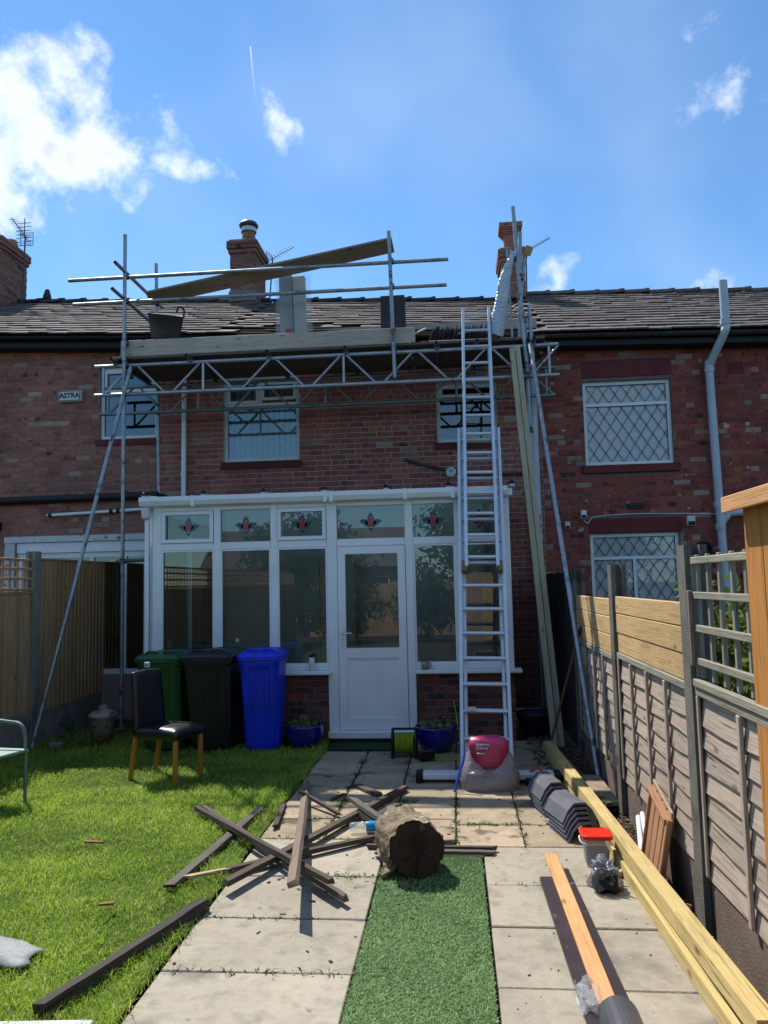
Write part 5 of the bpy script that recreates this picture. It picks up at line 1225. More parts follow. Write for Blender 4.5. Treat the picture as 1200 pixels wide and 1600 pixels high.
MB().path([(.03, 6.68, .30), (.01, 6.655, .22), (-.03, 6.63, .13), (-.045, 6.60, .07), (-.06, 6.58, .015)], .011, n=5).build('blue_seam', bl, cs_, fix=False)
cm_ = thing('cement_bag', 'pink plastic cement bag with white lettering inside the clear sack', 'cement bag', (.23, 6.83, .2))
pink = pm('pink_plastic', ['a02350', 'b83061'], scale=4, rough=.33, bump=.2, bscale=12, spec=.6, var=0)
def bagfn(p, d): return Vector((p.x*(1.0+.15*p.z/.2), p.y, p.z+(.03*abs(d.x)**2 if p.z > 0 else 0)))
blob('bag_body', (.235, 6.83, .245), (.165, .11, .175), pink, cm_, 8.4, .06, 56, 34, .03, bagfn)
tmw = Matrix.Translation((.185, 6.722, .365)) @ Matrix.Rotation(R(68), 4, 'X')
text_mesh('lettering', 'Multicem', .030, white, tmw, cm_, .006, .001)
text_mesh('lettering', 'Cement', .030, white, Matrix.Translation((.178, 6.710, .340)) @ Matrix.Rotation(R(70), 4, 'X'), cm_, .006, .001)
bx('white_bar', .135, .20, 6.690, 6.712, .295, .302, white, cm_, c=0)
# small tool in front of the bar
dg_ = thing('orange_tool', 'small orange and black hand tool lying by the ladder bar', 'tool', (.63, 6.85, 0))
blob('tool_body', (.66, 6.84, .05), (.035, .05, .05), pm('tool_orange', ['9a4a2c', 'b05a38'], rough=.5), dg_, 2, .1, 16, 10, .002); blob('tool_grip', (.58, 6.83, .035), (.04, .03, .03), black_pl, dg_, 5, .15, 16, 10, .002)
MB().path([(.56, 6.9, .02), (.60, 6.95, .09), (.66, 6.93, .12), (.70, 6.88, .1)], .010).build('tool_strap', MT['tool_orange'], dg_, fix=False)

# ------------------------------------------------------------------ ridge tiles in two stacks
tile_m = pm('ridge_tile_grey', ['4d5056', '606369'], scale=8, rough=.55, bump=.2, bscale=90, var=.10, spots=('7f8287', .68, 14))
def hexprof(w, h, th):
    out = [(-w/2, 0), (-w*.34, h*.62), (-w*.16, h), (w*.16, h), (w*.34, h*.62), (w/2, 0)]
    inn = [(w/2-th*1.1, 0), (w*.31, h*.58-th*.4), (w*.14, h-th), (-w*.14, h-th), (-w*.31, h*.58-th*.4), (-w/2+th*1.1, 0)]
    return out+inn
ords = ['bottom', 'second from bottom', 'middle', 'second from top', 'topmost']
for sname, (x, y, rz) in (('far', (.695, 6.12, R(12))), ('near', (.775, 5.58, R(14)))):
    for k in range(5):
        me = bpy.data.meshes.new('tile'); q = MB(); q.prism(hexprof(.26, .125, .015), -.17, .17)
        o = q.build('ridge_tile', tile_m, None, origin=(0, 0, 0))
        o.matrix_basis = Matrix.Translation((x-.006*k, y+.018*k+(.0 if sname == 'far' else 0), +.027*k)) @ Matrix.Rotation(rz+rnd(-.015, .015), 4, 'Z')
        WM[o.name] = o.matrix_basis.copy()
        tag(o, '%s grey angled ridge tile in the stack %s the red lidded tub' % (ords[k], 'nearest' if sname == 'near' else 'farther from'), 'roof tile', 'ridge tiles in the %s stack' % sname)

# tub with red lid, crumpled bag
tb = thing('plastic_tub', 'clear plastic tub with a red lid on the path', 'tub', (.815, 5.0, 0))
clearm = film_mat('clear_tub', 'd8d4d4', .38, .15)
def rr(w, c, n=4):
    out = []
    for cx, cy, a0 in ((w-c, w-c, 0), (-w+c, w-c, 90), (-w+c, -w+c, 180), (w-c, -w+c, 270)):
        out += [(cx+c*math.cos(R(a0+90*k/n)), cy+c*math.sin(R(a0+90*k/n))) for k in range(n+1)]
    return out
def loft(rings, name, mat, parent, cap0=True, cap1=True):
    n = len(rings[0]); q = MB(); v = [p for r_ in rings for p in r_]
    q.add(v, [(i*n+j, i*n+(j+1) % n, (i+1)*n+(j+1) % n, (i+1)*n+j) for i in range(len(rings)-1) for j in range(n)])
    if cap0: q.add(rings[0], [tuple(range(n))])
    if cap1: q.add(rings[-1], [tuple(range(n))])
    return q.build(name, mat, parent)
cx, cy_ = .815, 5.02
loft([[(cx+a, cy_+b, z) for a, b in rr(w_, .025)] for w_, z in ((.068, .002), (.082, .165))], 'body', clearm, tb, True, False)
loft([[(cx+a, cy_+b, z) for a, b in rr(w_, .022)] for w_, z in ((.064, .006), (.071, .09))], 'screws', pm('tub_contents', ['3c3538', '5c5254'], scale=60, rough=.6, bump=.6, bscale=120), tb)
loft([[(cx+a, cy_+b, z) for a, b in rr(w_, .028)] for w_, z in ((.090, .163), (.093, .168), (.093, .186), (.084, .19), (.082, .186), (.078, .186))], 'lid', pm('red_lid', ['c4220f', 'd42c16'], rough=.35, bump=.03, var=0), tb)
MB().path([(cx-.09, cy_, .16), (cx-.105, cy_-.03, .17), (cx-.10, cy_-.08, .15), (cx-.06, cy_-.097, .14)], .005).build('bail_handle', white, tb, fix=False)
gb_ = thing('plastic_bag', 'crumpled grey plastic bag with black contents on the path', 'bag', (.79, 4.62, 0))
blob('bag_film', (.79, 4.62, .055), (.07, .07, .08), film_mat('grey_bag', '767d87', .55, .18), gb_, 12.5, .75, 34, 22, .004)
blob('bag_contents', (.79, 4.60, .04), (.06, .06, .05), black_pl, gb_, 4.5, .5, 22, 14, .004)

# ------------------------------------------------------------------ long timbers along the right fence
def timber(label, p0, p1, w, h, mat=w_new, up=(0, 0, 1)):
    o = wbeam('long_timber', p0, p1, w, h, mat, None, seg=14, jit=.03, bow=.004, split=.004, seed=len(label)); tag(o, label, 'timber'); return o
timber('long pale treated timber on top of the stack by the right fence', (.862, 7.95, .115), (1.070, 3.02, .125), .10, .07)
timber('long pale treated timber underneath the stack by the right fence', (.880, 7.88, .042), (1.082, 2.98, .045), .10, .075)
timber('pale treated timber along the left side of the stack, starting by the tub', (.938, 5.12, .035), (1.005, 2.95, .040), .042, .07)
timber('thin grey lath lying against the far end of the timber stack', (.99, 7.75, .03), (1.10, 6.1, .05), .045, .03, w_darkgrey)
bt = beam('timber_offcut', (.86, 4.86, .02), (.925, 4.80, .02), .04, .03, w_new); tag(bt, 'short pale timber offcut lying beside the red lidded tub', 'offcut')
sl = bx('stone_slab', 1.03, 1.19, 6.15, 6.95, .02, .065, slab_p, None, c=.012); tag(sl, 'loose stone slab at the foot of the right raker', 'slab')

# orange plank on two dark boards
for k, (a, b) in enumerate((((.475, 4.70), (.50, 3.12)), ((.575, 4.83), (.62, 3.12)))):
    o = beam('dark_board', (a[0], a[1], .022), (b[0], b[1], .026), .085, .03, pm('dark_brown_plastic', ['2a2327', '3a3236'], scale=4, rough=.4, bump=.1, spots=('6a6468', .66, 12)), None, c=.008)
    tag(o, ['dark brown board left under the orange plank', 'dark brown board right under the orange plank'][k], 'board')
o = beam('orange_plank', (.535, 5.0, .052), (.555, 3.28, .058), .078, .022, w_orange2, None); tag(o, 'bare orange plank lying on the dark boards', 'plank')
gp_ = thing('gutter_roll', 'dark grey curved gutter piece at the bottom edge of the photo', 'gutter', (.58, 3.2, 0))
q = MB(); n = 14; v = []
for y in (3.02, 3.27):
    v += [(.585+.088*math.cos(math.pi*k/n), y, .008+.10*math.sin(math.pi*k/n)) for k in range(n+1)] + [(.585+.080*math.cos(math.pi*k/n), y, .008+.092*math.sin(math.pi*k/n)) for k in range(n, -1, -1)]
m2 = len(v)//2; q.add(v, [(i, (i+1) % m2, m2+(i+1) % m2, m2+i) for i in range(m2)] + [tuple(range(m2)), tuple(range(m2, 2*m2))]); q.build('gutter_shell', pm('grey_gutter', ['3b3d42', '4a4c51'], rough=.4, bump=.08), gp_)
blob('plastic_film', (.49, 3.36, .05), (.05, .10, .03), film_mat('loose_film', 'cfd2d8', .25, .1), gp_, 6.6, .55, 26, 16, .045)

w_brown2 = wood('brown_panel_wood', ['9a6f4c', 'ab8060', '875e3e'], var=.10)
# brown tongue and groove board, white pipes
bp = thing('brown_panel', 'brown tongue and groove panel offcut leaning on the right fence', 'panel', (1.15, 4.75, 0))
for k in range(4): beam('board', (1.08, 4.90-k*.098, .0), (1.172, 4.90-k*.098, .50-.025*k), .094, .018, w_brown2, bp, up=(-1, 0, 0), c=.004)
beam('top_batten', (1.150, 4.945, .475), (1.144, 4.555, .385), .03, .055, w_brown2, bp, up=(-1, 0, 0)); beam('side_batten', (1.070, 4.955, .0), (1.160, 4.955, .49), .022, .032, w_brown2, bp, up=(-1, 0, 0)); beam('side_batten', (1.070, 4.545, .0), (1.148, 4.545, .40), .022, .032, w_brown2, bp, up=(-1, 0, 0))
beam('splintered_edge', (1.168, 4.95, .515), (1.168, 4.56, .425), .015, .022, pm('raw_wood', ['a08a6a', 'b59e7c'], bump=.6), bp)
for k, (a, b, l) in enumerate((((1.09, 5.02, .03), (1.165, 5.42, .16), 'white plastic pipe length propped behind the timber stack, left one'), ((1.13, 4.98, .03), (1.18, 5.36, .20), 'white plastic pipe length propped behind the timber stack, right one'))):
    o = tube('white_pipe', a, b, .018, upvc, None, 12, True); tag(o, l, 'pipe')

# ------------------------------------------------------------------ log, battens, bottle
lg = thing('log', 'thick sawn log lying on its side at the head of the turf strip', 'log', (-.36, 4.95, 0))
A, B = Vector((-.275, 4.73, .172)), Vector((-.39, 5.03, .17)); ax = (B-A).normalized()
mwl, LL = basis(A, B); nr, ns = 64, 16; v = []
for i in range(ns+1):
    for j in range(nr):
        a = 2*math.pi*j/nr; r_ = .168*(1+.06*math.sin(2*a+.5)+.13*mnoise.noise(Vector((math.cos(a)*3, math.sin(a)*3, i*.2)))+.09*mnoise.noise(Vector((math.cos(a)*8, math.sin(a)*8, i*.35))))*(1+.04*i/ns)
        v.append(mwl @ Vector((-LL/2+LL*i/ns+(0 if 0 < i < ns else rnd(-.004, .004)), r_*math.cos(a), r_*math.sin(a))))
bark = pm('bark', ['5d5145', '85775f', '40372e'], scale=7, rough=.95, bump=1.0, bscale=22, stretch=(1, 2.5, 2.5), var=0, spots=[('a89c88', .60, 4), ('2b2520', .60, 9)])  # pale spots put lit highlights into the colour, as peeled patches
MB().add(v, [(i*nr+j, i*nr+(j+1) % nr, (i+1)*nr+(j+1) % nr, (i+1)*nr+j) for i in range(ns) for j in range(nr)], True).build('bark', bark, lg, fix=True)
endm = pm('log_end', ['2b241f', '43382f', '1f1a16'], scale=6, rough=.95, bump=.8, bscale=34, var=0, spots=('5c5146', .62, 8))
nt = endm.node_tree; wv = nt.nodes.new('ShaderNodeTexWave'); wv.wave_type = 'RINGS'; wv.rings_direction = 'SPHERICAL'; wv.inputs['Scale'].default_value = 16; wv.inputs['Distortion'].default_value = 5; wv.inputs['Detail'].default_value = 3; wv.inputs['Detail Scale'].default_value = 1.2
tcn = nt.nodes.new('ShaderNodeTexCoord'); mpn = nt.nodes.new('ShaderNodeMapping'); mpn.inputs['Location'].default_value = (0, 0, -.17); nt.links.new(tcn.outputs['Object'], mpn.inputs['Vector']); nt.links.new(mpn.outputs[0], wv.inputs['Vector'])
bsn = nt.nodes['Principled BSDF']; mxn = nt.nodes.new('ShaderNodeMix'); mxn.data_type = 'RGBA'; mxn.blend_type = 'MULTIPLY'; mxn.inputs[0].default_value = .45; nt.links.new(bsn.inputs['Base Color'].links[0].from_socket, mxn.inputs[6]); nt.links.new(wv.outputs['Color'], mxn.inputs[7]); nt.links.new(mxn.outputs[2], bsn.inputs['Base Color'])
for k0, sgn, nm in ((0, -1, 'sawn_end'), (ns, 1, 'far_end')):
    c = sum((Vector(v[k0*nr+j]) for j in range(nr)), Vector())/nr; vv = [c+ax*sgn*.002]; ff = []
    for ri, fr_ in enumerate((.35, .7, .985)):
        vv += [c+(Vector(v[k0*nr+j])-c)*fr_+ax*sgn*(.004+rnd(-.002, .002)) for j in range(nr)]
    ff = [(0, 1+j, 1+(j+1) % nr) for j in range(nr)] + [(1+ri*nr+j, 1+(ri+1)*nr+j, 1+(ri+1)*nr+(j+1) % nr, 1+ri*nr+(j+1) % nr) for ri in range(2) for j in range(nr)]
    MB().add(vv, ff).build(nm, endm, lg)
for k in range(7):
    a = k*.9+.3; c = A-ax*.0075; yv, zv = mwl.col[1].xyz, mwl.col[2].xyz; dv = yv*math.cos(a)+zv*math.sin(a); r0_, r1_ = rnd(.0, .04), rnd(.09, .15)
    beam('crack', c+dv*r0_, c+dv*r1_, .006, .003, black_pl, lg, up=ax, c=0)
bk_ = thing('bark_piece', 'curled slab of loose bark leaning against the log', 'bark', (-.53, 4.88, 0))
v = []
for i in range(9):
    for j in range(6):
        t, s = i/8, j/5; v.append((-.56+.10*t+.04*math.sin(s*2.5)+rnd(-.006, .006), 5.10-.34*t+.03*s, .01+.15*s*(1-.5*t)+.05*math.sin(t*3.1)+rnd(-.006, .006)))
q = MB().add(v, [(i*6+j, i*6+j+1, i*6+j+7, i*6+j+6) for i in range(8) for j in range(5)]); o = q.build('bark_shell', bark, bk_, fix=False)
mo = o.modifiers.new('s', 'SOLIDIFY'); mo.thickness = .02
o = beam('bark_strip', (-.50, 4.72, .02), (-.42, 4.78, .05), .05, .02, bark, bk_)
def batten(label, a, b, w=.05, h=.028, mat=w_dark, name='old_batten', roll=0):
    o = wbeam(name, a, b, w, h, mat, None, roll=roll, seed=len(label)*7+int(a[0]*100)); tag(o, label, 'batten', 'old roof battens dumped on the path'); return o
batten('long old batten from the lawn crossing over the heap, left of a joined pair', (-2.06, 5.98, .05), (-.73, 4.36, .115), .04, .03)
batten('long old batten from the lawn crossing over the heap, right of a joined pair', (-2.00, 6.00, .045), (-.64, 4.30, .05), .04, .03, w_darkgrey)
batten('grey batten lying flat in the grass under the heap', (-1.56, 6.08, .03), (-1.70, 4.48, .035), .07, .025, w_darkgrey)
batten('steep pale batten pointing to the conservatory with its near end raised', (-1.36, 6.83, .02), (-.895, 4.09, .20), .06, .03, wood('old_batten_pale', ['6b5d50', '7d6e60', '57493e'], var=.1), roll=.5)
batten('longest dark batten running from the patio joint to the grass edge', (-.47, 6.68, .03), (-1.36, 4.44, .07), .06, .03)
batten('dark batten ending in a broken pale tip on the grass edge', (-.60, 5.38, .03), (-1.44, 4.72, .04), .05, .028)
batten('short broken pale tip of batten lying in the grass edge', (-1.43, 4.72, .045), (-1.64, 4.57, .05), .038, .018, wood('broken_pale', ['9a8a68', 'ad9c78', '857555'], var=.1))
batten('short thick batten behind the log pointing up the patio', (-.50, 6.15, .03), (-.66, 5.76, .03), .07, .03)
batten('short batten left of the log, upper of two', (-.85, 6.05, .10), (-.50, 5.45, .09), .055, .03, w_darkgrey)
batten('short batten left of the log, lower of two', (-.78, 5.90, .05), (-.47, 5.36, .04), .05, .03)
batten('thin batten crossing the top of the steep pale one', (-1.30, 6.29, .09), (-.93, 5.91, .03), .03, .022)
batten('short flat dark board lying alone on the patio', (-.90, 6.78, .018), (-.68, 6.48, .02), .075, .02)
batten('sliver of dark wood on the patio left of the flat board', (-1.06, 6.36, .012), (-.98, 6.50, .015), .03, .015)
batten('curved dark splinter at the lawn edge beside the heap', (-1.42, 6.22, .02), (-1.35, 5.62, .025), .045, .02)
batten('batten lying along the head of the turf strip behind the log', (-.62, 5.23, .018), (.20, 5.20, .02), .035, .03)
batten('second batten along the head of the turf strip, lower one', (-.25, 5.17, .012), (.18, 5.15, .014), .05, .018, w_darkgrey)
bo = thing('water_bottle', 'clear plastic bottle with a blue sleeve lying among the battens', 'bottle', (-.66, 5.58, 0))
d = Vector((.97, .15, 0)).normalized(); c0 = Vector((-.80, 5.54, .045))
MB().lathe([(0, 0), (.026, .004), (.033, .02), (.033, .13), (.03, .15)], c0, axis=d, n=20).build('bottle_body', film_mat('bottle_plastic', 'dfe6ee', .28, .08), bo, fix=False)
MB().lathe([(.0345, .12), (.036, .125), (.036, .215), (.03, .23), (.014, .24), (.014, .255), (0, .255)], c0, axis=d, n=20).build('sleeve', pm('cyan_plastic', ['1d7fae', '2891c4'], rough=.3, bump=.05, var=0), bo)
o = wbeam('sleeper', (-1.75, 3.18, .035), (-1.415, 4.25, .035), .06, .06, wood('sleeper_wood', ['38342f', '47423c', '292622'], var=0, rough=.9, bump=.5, spots=[('6b655c', .64, 4)]), None, jit=.12, bow=.012); tag(o, 'dark edging timber between lawn and path in the foreground', 'timber')
o = beam('white_trim', (-2.2, 3.06, .02), (-1.50, 3.12, .02), .04, .02, upvc_grey, None); tag(o, 'whitish strip at the bottom left corner of the lawn', 'trim')
v = []
for i in range(12):
    for j in range(9):
        a, b = i/11, j/8; v.append((-2.6+.57*a+.02*math.sin(j), 3.55+.28*b-.10*a*b+.05*math.sin(a*4), .035+.03*mnoise.noise(Vector((a*3, b*3, 2)))+.012*mnoise.noise(Vector((a*9, b*9, 2)))))
o = MB().add(v, [(i*9+j, i*9+j+1, i*9+j+10, i*9+j+9) for i in range(11) for j in range(8)], True).build('plastic_sheet', film_mat('grey_sheet', '8a8e90', .9, .6), None, fix=False); mo = o.modifiers.new('s', 'SOLIDIFY'); mo.thickness = .003; tag(o, 'crumpled grey plastic sheet on the lawn at the left edge', 'sheet')
for k, (a, b, l) in enumerate((((-2.56, 5.18, .05), (-2.41, 5.14, .06), 'pale wood chip on the open lawn'), ((-1.98, 4.18, .05), (-1.90, 4.20, .05), 'tiny brown chip on the lawn above the sleeper'))):
    o = beam('wood_chip', a, b, .025, .012, w_brown, None, c=.002); tag(o, l, 'wood chip')
tubg = thing('garden_tub', 'dark bluish plastic tub in the shade of the passage', 'tub', (.78, 9.2, 0))
MB().lathe([(0, 0), (.13, 0), (.21, .22), (.225, .23), (.20, .22), (.12, .02), (0, .02)], (.86, 9.1, 0)).build('tub', pm('dark_blue_plastic', ['20303a', '2a3c46'], rough=.5), tubg); MB().lathe([(.222, .225), (.232, .235), (.222, .245)], (.86, 9.1, 0)).build('rim', MT['dark_blue_plastic'], tubg, fix=False)
# ------------------------------------------------------------------ grass, weeds, litter, shrubs and the garden behind the camera
def blades(name, P, H, Wd, lean, cols, mat, label=None, cat=None, parent=None):
    """Grass as one mesh: each blade a bent two-piece strip. P (n,3) roots."""
    n = len(P); ang = rng.uniform(0, 2*np.pi, n); la = rng.uniform(0, 2*np.pi, n)
    side = np.stack([np.cos(ang), np.sin(ang), np.zeros(n)], 1)*Wd[:, None]/2
    ld_ = np.stack([np.cos(la), np.sin(la), np.zeros(n)], 1)*(H*lean)[:, None]
    up_ = np.zeros((n, 3)); up_[:, 2] = H
    mid = P+up_*.55+ld_*.35; tip = P+up_*np.clip(1-.35*lean, .4, 1)[:, None]+ld_
    V = np.stack([P-side, P+side, mid-side*.75, mid+side*.75, tip], 1).reshape(-1, 3)
    b = np.arange(n)*5
    q = np.stack([b, b+1, b+3, b+2], 1); t = np.stack([b+2, b+3, b+4], 1)
    me = bpy.data.meshes.new(name); me.vertices.add(n*5); me.vertices.foreach_set('co', V.ravel())
    me.loops.add(n*7); me.loops.foreach_set('vertex_index', np.concatenate([q, t], 1).ravel())
    st_ = np.stack([np.arange(n)*7, np.arange(n)*7+4], 1).ravel(); tt = np.tile([4, 3], n)
    me.polygons.add(n*2); me.polygons.foreach_set('loop_start', st_); me.polygons.foreach_set('loop_total', tt)
    ca = me.color_attributes.new('Col', 'FLOAT_COLOR', 'POINT')
    cc = np.repeat(cols, 5, axis=0); cc = np.concatenate([cc, np.ones((len(cc), 1))], 1); ca.data.foreach_set('color', cc.ravel())
    me.update(); me.validate(); me.materials.append(mat)
    o = mesh_obj(name, me, parent); o['kind'] = 'stuff'
    if label: tag(o, label, cat)
    return o
def leaf_mat(name, rough=.55, trans=.35, col=None):
    ma = bpy.data.materials.new(name); ma.use_nodes = True; N = ma.node_tree.nodes; L = ma.node_tree.links
    bs = N['Principled BSDF']; out = N['Material Output']
    if col is None: at = N.new('ShaderNodeVertexColor'); at.layer_name = 'Col'; c = at.outputs[0]
    bs.inputs['Roughness'].default_value = rough; bs.inputs['Specular IOR Level'].default_value = .3; L.new(c, bs.inputs['Base Color'])
    tl = N.new('ShaderNodeBsdfTranslucent'); L.new(c, tl.inputs[0]); mx = N.new('ShaderNodeMixShader'); mx.inputs[0].default_value = trans
    L.new(bs.outputs[0], mx.inputs[1]); L.new(tl.outputs[0], mx.inputs[2]); L.new(mx.outputs[0], out.inputs[0]); return ma
gmat = leaf_mat('grass_blade', .5, .5); tmat = leaf_mat('turf_blade', .5, .35)
def pnoise(x, y, s, seed=0): return np.array([mnoise.noise(Vector((a*s, b*s, seed))) for a, b in zip(x, y)])
n = 190000
# denser towards the camera
yy = 2.3+7.2*rng.beta(1.0, 1.9, n); xx = rng.uniform(-4.82, -1.30, n)
vis = (xx > -0.66*yy-.35); xx, yy = xx[vis], yy[vis]
gx_, gy_ = np.meshgrid(np.linspace(-5, -1, 60), np.linspace(2, 10, 110)); 
def gridnoise(s, seed):
    g = np.array([[mnoise.noise(Vector((a*s, b*s, seed))) for a in np.linspace(-5, -1, 60)] for b in np.linspace(2, 10, 110)])
    return lambda x, y: g[np.clip(((y-2)/8*109).astype(int), 0, 109), np.clip(((x+5)/4*59).astype(int), 0, 59)]
n1, n2 = gridnoise(1.3, 1.5), gridnoise(4.5, 7.7)
edge = -1.44+.05*n2(np.full_like(yy, -1.5), yy)+.06*(rng.random(len(yy))**3)
k = xx < edge; xx, yy = xx[k], yy[k]
a1, a2 = n1(xx, yy), n2(xx, yy)
h = (.036+.020*a1+.026*a2)*rng.uniform(.4, 1.7, len(xx)); h = np.clip(h, .012, .13)
ed = np.exp(-(edge[k]-xx)/.12); h *= 1+.7*ed*rng.random(len(xx)); far = np.clip((yy-8.0)/1.2, 0, 1); h *= 1+far
wd = .0028+.0011*yy/3*rng.uniform(.7, 1.3, len(xx))
base = np.array([.34, .475, .055]); dry = np.array([.52, .53, .20]); dk = np.array([.18, .30, .04])
t = np.clip(.5+.9*a1+.5*a2+rng.normal(0, .25, len(xx)), 0, 1)[:, None]
cols = dk*(1-t)+base*t*1.25; dr_ = (rng.random(len(xx)) < .11+.2*a2)[:, None]; cols = np.where(dr_, dry*rng.uniform(.7, 1.2, (len(xx), 1)), cols)
P = np.stack([xx, yy, np.full_like(xx, -.004)], 1)
blades('lawn_grass', P, h, wd, rng.uniform(.25, 1.3, len(xx)), cols, gmat, 'uneven sunlit lawn grass left of the path', 'grass')
# artificial turf strip
n = 62000; yy = 1.75+3.37*rng.beta(1.1, 1.7, n); xx = rng.uniform(-.512, .115, n)
wv = np.sin(yy*9+3*np.sin(xx*5))*.5+.5
cols = np.array([.32, .48, .20])*(.7+.5*rng.random((n, 1))+.15*wv[:, None]); pale = (rng.random(n) < .12)[:, None]; cols = np.where(pale, np.array([.50, .62, .36]), cols)
blades('turf_pile', np.stack([xx, yy, np.full(n, -.003)], 1), rng.uniform(.010, .019, n), .0022+.0009*yy/3, rng.uniform(.3, 1.4, n), cols, tmat, 'short green artificial turf pile of the path strip', 'artificial turf')
# weeds in the joints
pts = []
def along(x0, y0, x1, y1, n_, sp):
    t = rng.random(n_); t = t + .05*np.sin(t*40); return np.stack([x0+(x1-x0)*t+rng.normal(0, sp, n_), y0+(y1-y0)*t+rng.normal(0, sp, n_)], 1)
for a in ((-.96, 5.5, -.96, 8.6, 700, .016), (-.505, 5.5, -.505, 8.6, 420, .012), (-.05, 5.3, -.05, 6.6, 260, .012), (.41, 5.3, .41, 6.3, 150, .01), (.0, 5.77, .45, 5.77, 200, .012), (-1.4, 5.42, -.5, 5.42, 120, .014), (-.85, 4.75, -.6, 4.75, 120, .02), (-1.4, 3.6, -.5, 3.6, 110, .012), (-1.4, 4.16, -.8, 4.16, 110, .012), (-.55, 6.25, -.40, 6.35, 350, .035), (-.96, 6.3, -.9, 6.4, 200, .03), (-1.0, 5.9, -.5, 5.9, 120, .012), (.12, 4.66, 1.0, 4.66, 40, .006)):
    pts.append(along(*a))
pp = np.concatenate(pts); n = len(pp)
cols = np.array([.07, .13, .025])*rng.uniform(.5, 1.4, (n, 1)); br = (rng.random(n) < .3)[:, None]; cols = np.where(br, np.array([.10, .075, .04])*rng.uniform(.5, 1.2, (n, 1)), cols)
blades('joint_weeds', np.concatenate([pp, np.full((n, 1), -.012)], 1), rng.uniform(.012, .045, n), rng.uniform(.004, .012, n), rng.uniform(.5, 2.0, n), cols, gmat, 'small weeds growing in the paving joints', 'weeds')
# litter of leaves, chips and gravel
q = MB()
def chip(x, y, s, z=.0):
    a = rnd(0, 6.28); l, w_, hh = s*rnd(.6, 1.6), s*rnd(.3, .8), s*rnd(.15, .5); ca, sa = math.cos(a), math.sin(a)
    v = [(x+ca*l*i-sa*w_*j, y+sa*l*i+ca*w_*j, z+(hh if k_ else 0)) for i, j in ((-.5, -.5), (.5, -.4), (.4, .5), (-.6, .4)) for k_ in (0, 1)]
    q.add(v, [(1, 3, 5, 7), (0, 1, 3, 2), (2, 3, 5, 4), (4, 5, 7, 6), (6, 7, 1, 0)])
for k in range(420): chip(rnd(.72, 1.2), rnd(7.4, 8.9), rnd(.012, .035))
for k in range(420): chip(1.19-abs(random.gauss(0, .05)), rnd(3.2, 8), rnd(.008, .028))
for k in range(60): chip(random.gauss(-.85, .35), random.gauss(5.2, .8), rnd(.006, .022))
for k in range(90): chip(rnd(-1.3, .9), rnd(5.4, 7.6), rnd(.006, .02))
for k in range(50): chip(rnd(.15, .95), rnd(3.2, 5.2), rnd(.004, .012))
for k in range(90): chip(random.gauss(-.45, .12), random.gauss(4.75, .2), rnd(.005, .02))
o = q.build('debris', pm('litter', ['4a3c2c', '6b5a44', '2f261d'], scale=20, rough=.95, var=.9), None, fix=True); tag(o, 'scattered wood crumbs, gravel and dead leaves on the paving', 'debris', kind='stuff')
# neighbour's shrub seen through the trellis
def leafcloud(name, cen, rad, n_, size, c0, c1, parent, seed=0, clumps=26):
    cc = rng.normal(0, 1, (clumps, 3)); cc /= np.linalg.norm(cc, axis=1)[:, None]; cc *= rng.uniform(.35, 1.0, (clumps, 1))
    idx = rng.integers(0, clumps, n_); p = cc[idx]+rng.normal(0, .17, (n_, 3)); p = p*np.array(rad)+np.array(cen)
    d = rng.normal(0, 1, (n_, 3)); d /= np.linalg.norm(d, axis=1)[:, None]; e = np.cross(d, rng.normal(0, 1, (n_, 3))); e /= np.linalg.norm(e, axis=1)[:, None]
    s = size*rng.uniform(.6, 1.4, (n_, 1)); V = np.stack([p-d*s, p+e*s*.45, p+d*s, p-e*s*.45], 1).reshape(-1, 3)
    me = bpy.data.meshes.new(name); me.vertices.add(n_*4); me.vertices.foreach_set('co', V.ravel()); me.loops.add(n_*4); me.loops.foreach_set('vertex_index', np.arange(n_*4))
    me.polygons.add(n_); me.polygons.foreach_set('loop_start', np.arange(n_)*4); me.polygons.foreach_set('loop_total', np.full(n_, 4))
    t = rng.random((n_, 1)); col = np.array(c0)*(1-t)+np.array(c1)*t; col = np.repeat(col, 4, 0); col = np.concatenate([col, np.ones((len(col), 1))], 1)
    ca = me.color_attributes.new('Col', 'FLOAT_COLOR', 'POINT'); ca.data.foreach_set('color', col.ravel()); me.update(); me.validate(); me.materials.append(gmat)
    o = mesh_obj(name, me, parent); o['kind'] = 'stuff'; return o
barkt = pm('tree_bark', ['3b332b', '4d4338'], rough=.95, bump=.8)
def tree(label, x, y, h, r, c0, c1, n_=5000, size=.10, kind='tree', trunk=.14):
    t = thing(kind, label, kind.replace('_', ' '), (x, y, 0))
    MB().path([(x, y, -.05), (x+.05, y, h*.3), (x-.04, y+.05, h*.6), (x, y, h*.85)], trunk, n=8).build('trunk', barkt, t, fix=False)
    for k in range(4):
        a = k*1.6+.4; MB().path([(x, y, h*(.35+.08*k)), (x+r*.35*math.cos(a), y+r*.35*math.sin(a), h*(.5+.08*k)), (x+r*.7*math.cos(a), y+r*.7*math.sin(a), h*(.62+.07*k))], trunk*.35, n=6).build('limb', barkt, t, fix=False)
    leafcloud('crown', (x, y, h*.56), (r*1.15, r, h*.44), n_, size, c0, c1, t, clumps=48)
    return t
tree('yellow green shrub seen through the trellis beside the right house', 1.95, 5.9, 1.72, .42, (.10, .15, .02), (.24, .27, .05), 1500, .05, 'shrub', .03)
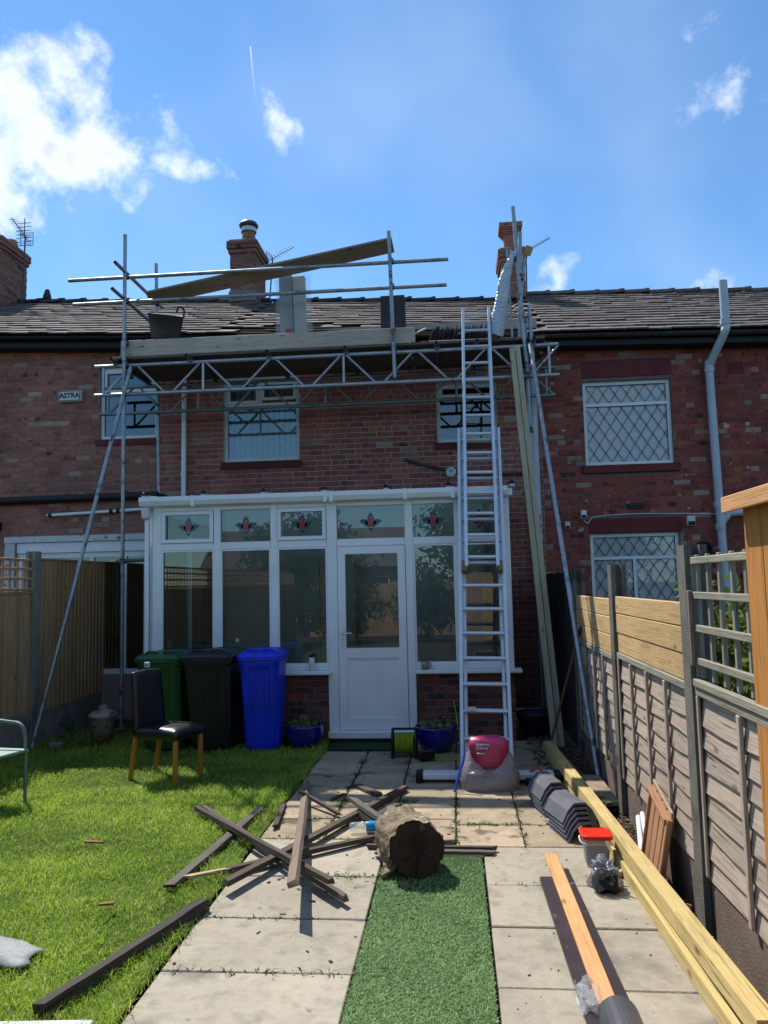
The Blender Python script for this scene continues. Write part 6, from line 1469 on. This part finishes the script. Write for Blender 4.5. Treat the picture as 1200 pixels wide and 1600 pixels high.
tree('large dark tree behind the camera mirrored in the door fanlight', 1.2, -11.0, 6.2, 2.6, (.03, .07, .015), (.08, .14, .03), 9000, .13)
tree('broad green tree behind the camera mirrored in the right panes', 5.5, -12.5, 5.6, 2.6, (.04, .085, .02), (.10, .16, .035), 8000, .13)
tree('rounded tree behind the camera mirrored in the left panes', -6.0, -12.0, 4.6, 2.3, (.035, .08, .02), (.09, .15, .03), 7000, .13)
tree('dark bushy shrub behind the camera mirrored in the second pane', -3.4, -5.2, 2.1, 1.1, (.03, .07, .02), (.08, .14, .035), 4500, .08, 'shrub', .05)
tree('leafy shrub behind the camera mirrored beside the door', -.9, -6.0, 2.0, .8, (.03, .075, .02), (.09, .15, .03), 3500, .08, 'shrub', .05)
bf = thing('garden_shed', 'orange brown timber shed behind the camera mirrored in the door glass', 'shed', (.9, -4.8, 0))
for k in range(14): bx('board', .1+k*.15, .245+k*.15, -5.02, -5.0, 0, 2.0, w_left, bf)
bx('shed_core', .1, 2.2, -6.8, -5.021, 0, 2.0, w_left2, bf); q = MB().prism([(0, 1.98), (1.15, 2.55), (2.3, 1.98), (2.3, 2.03), (1.15, 2.62), (0, 2.03)], -6.9, -4.9); q.build('roof', felt, bf)
bx('shed_door', .75, 1.5, -4.999, -4.97, .05, 1.85, w_new2, bf)
bfh = thing('bungalow', 'pale bungalow with tiled roof behind the camera mirrored in the left panes', 'house', (-6, -19, 0))
bx('wall', -12, -2.5, -24, -19, 0, 2.6, cream, bfh); q = MB().prism([(-24.4, 2.55), (-21.5, 4.6), (-18.6, 2.55)], -12.3, -2.2, 'X'); q.build('roof', slate, bfh)
for a in (-10.5, -7.5, -4.5): w__ = bx('window', a, a+1.4, -19.0, -18.94, 1.0, 2.1, upvc, bfh); bx('pane', a+.08, a+1.32, -18.939, -18.93, 1.08, 2.02, room, w__)
bk2 = thing('fence_panel', 'back garden fence behind the camera mirrored in the conservatory glass', 'fence panel', (-1.5, -8.2, 0))
for k in range(42): bx('board', -4.9+k*.148, -4.757+k*.148, -8.22+rnd(0, .006), -8.2, 0, 1.75+rnd(-.01, .01), w_left, bk2)
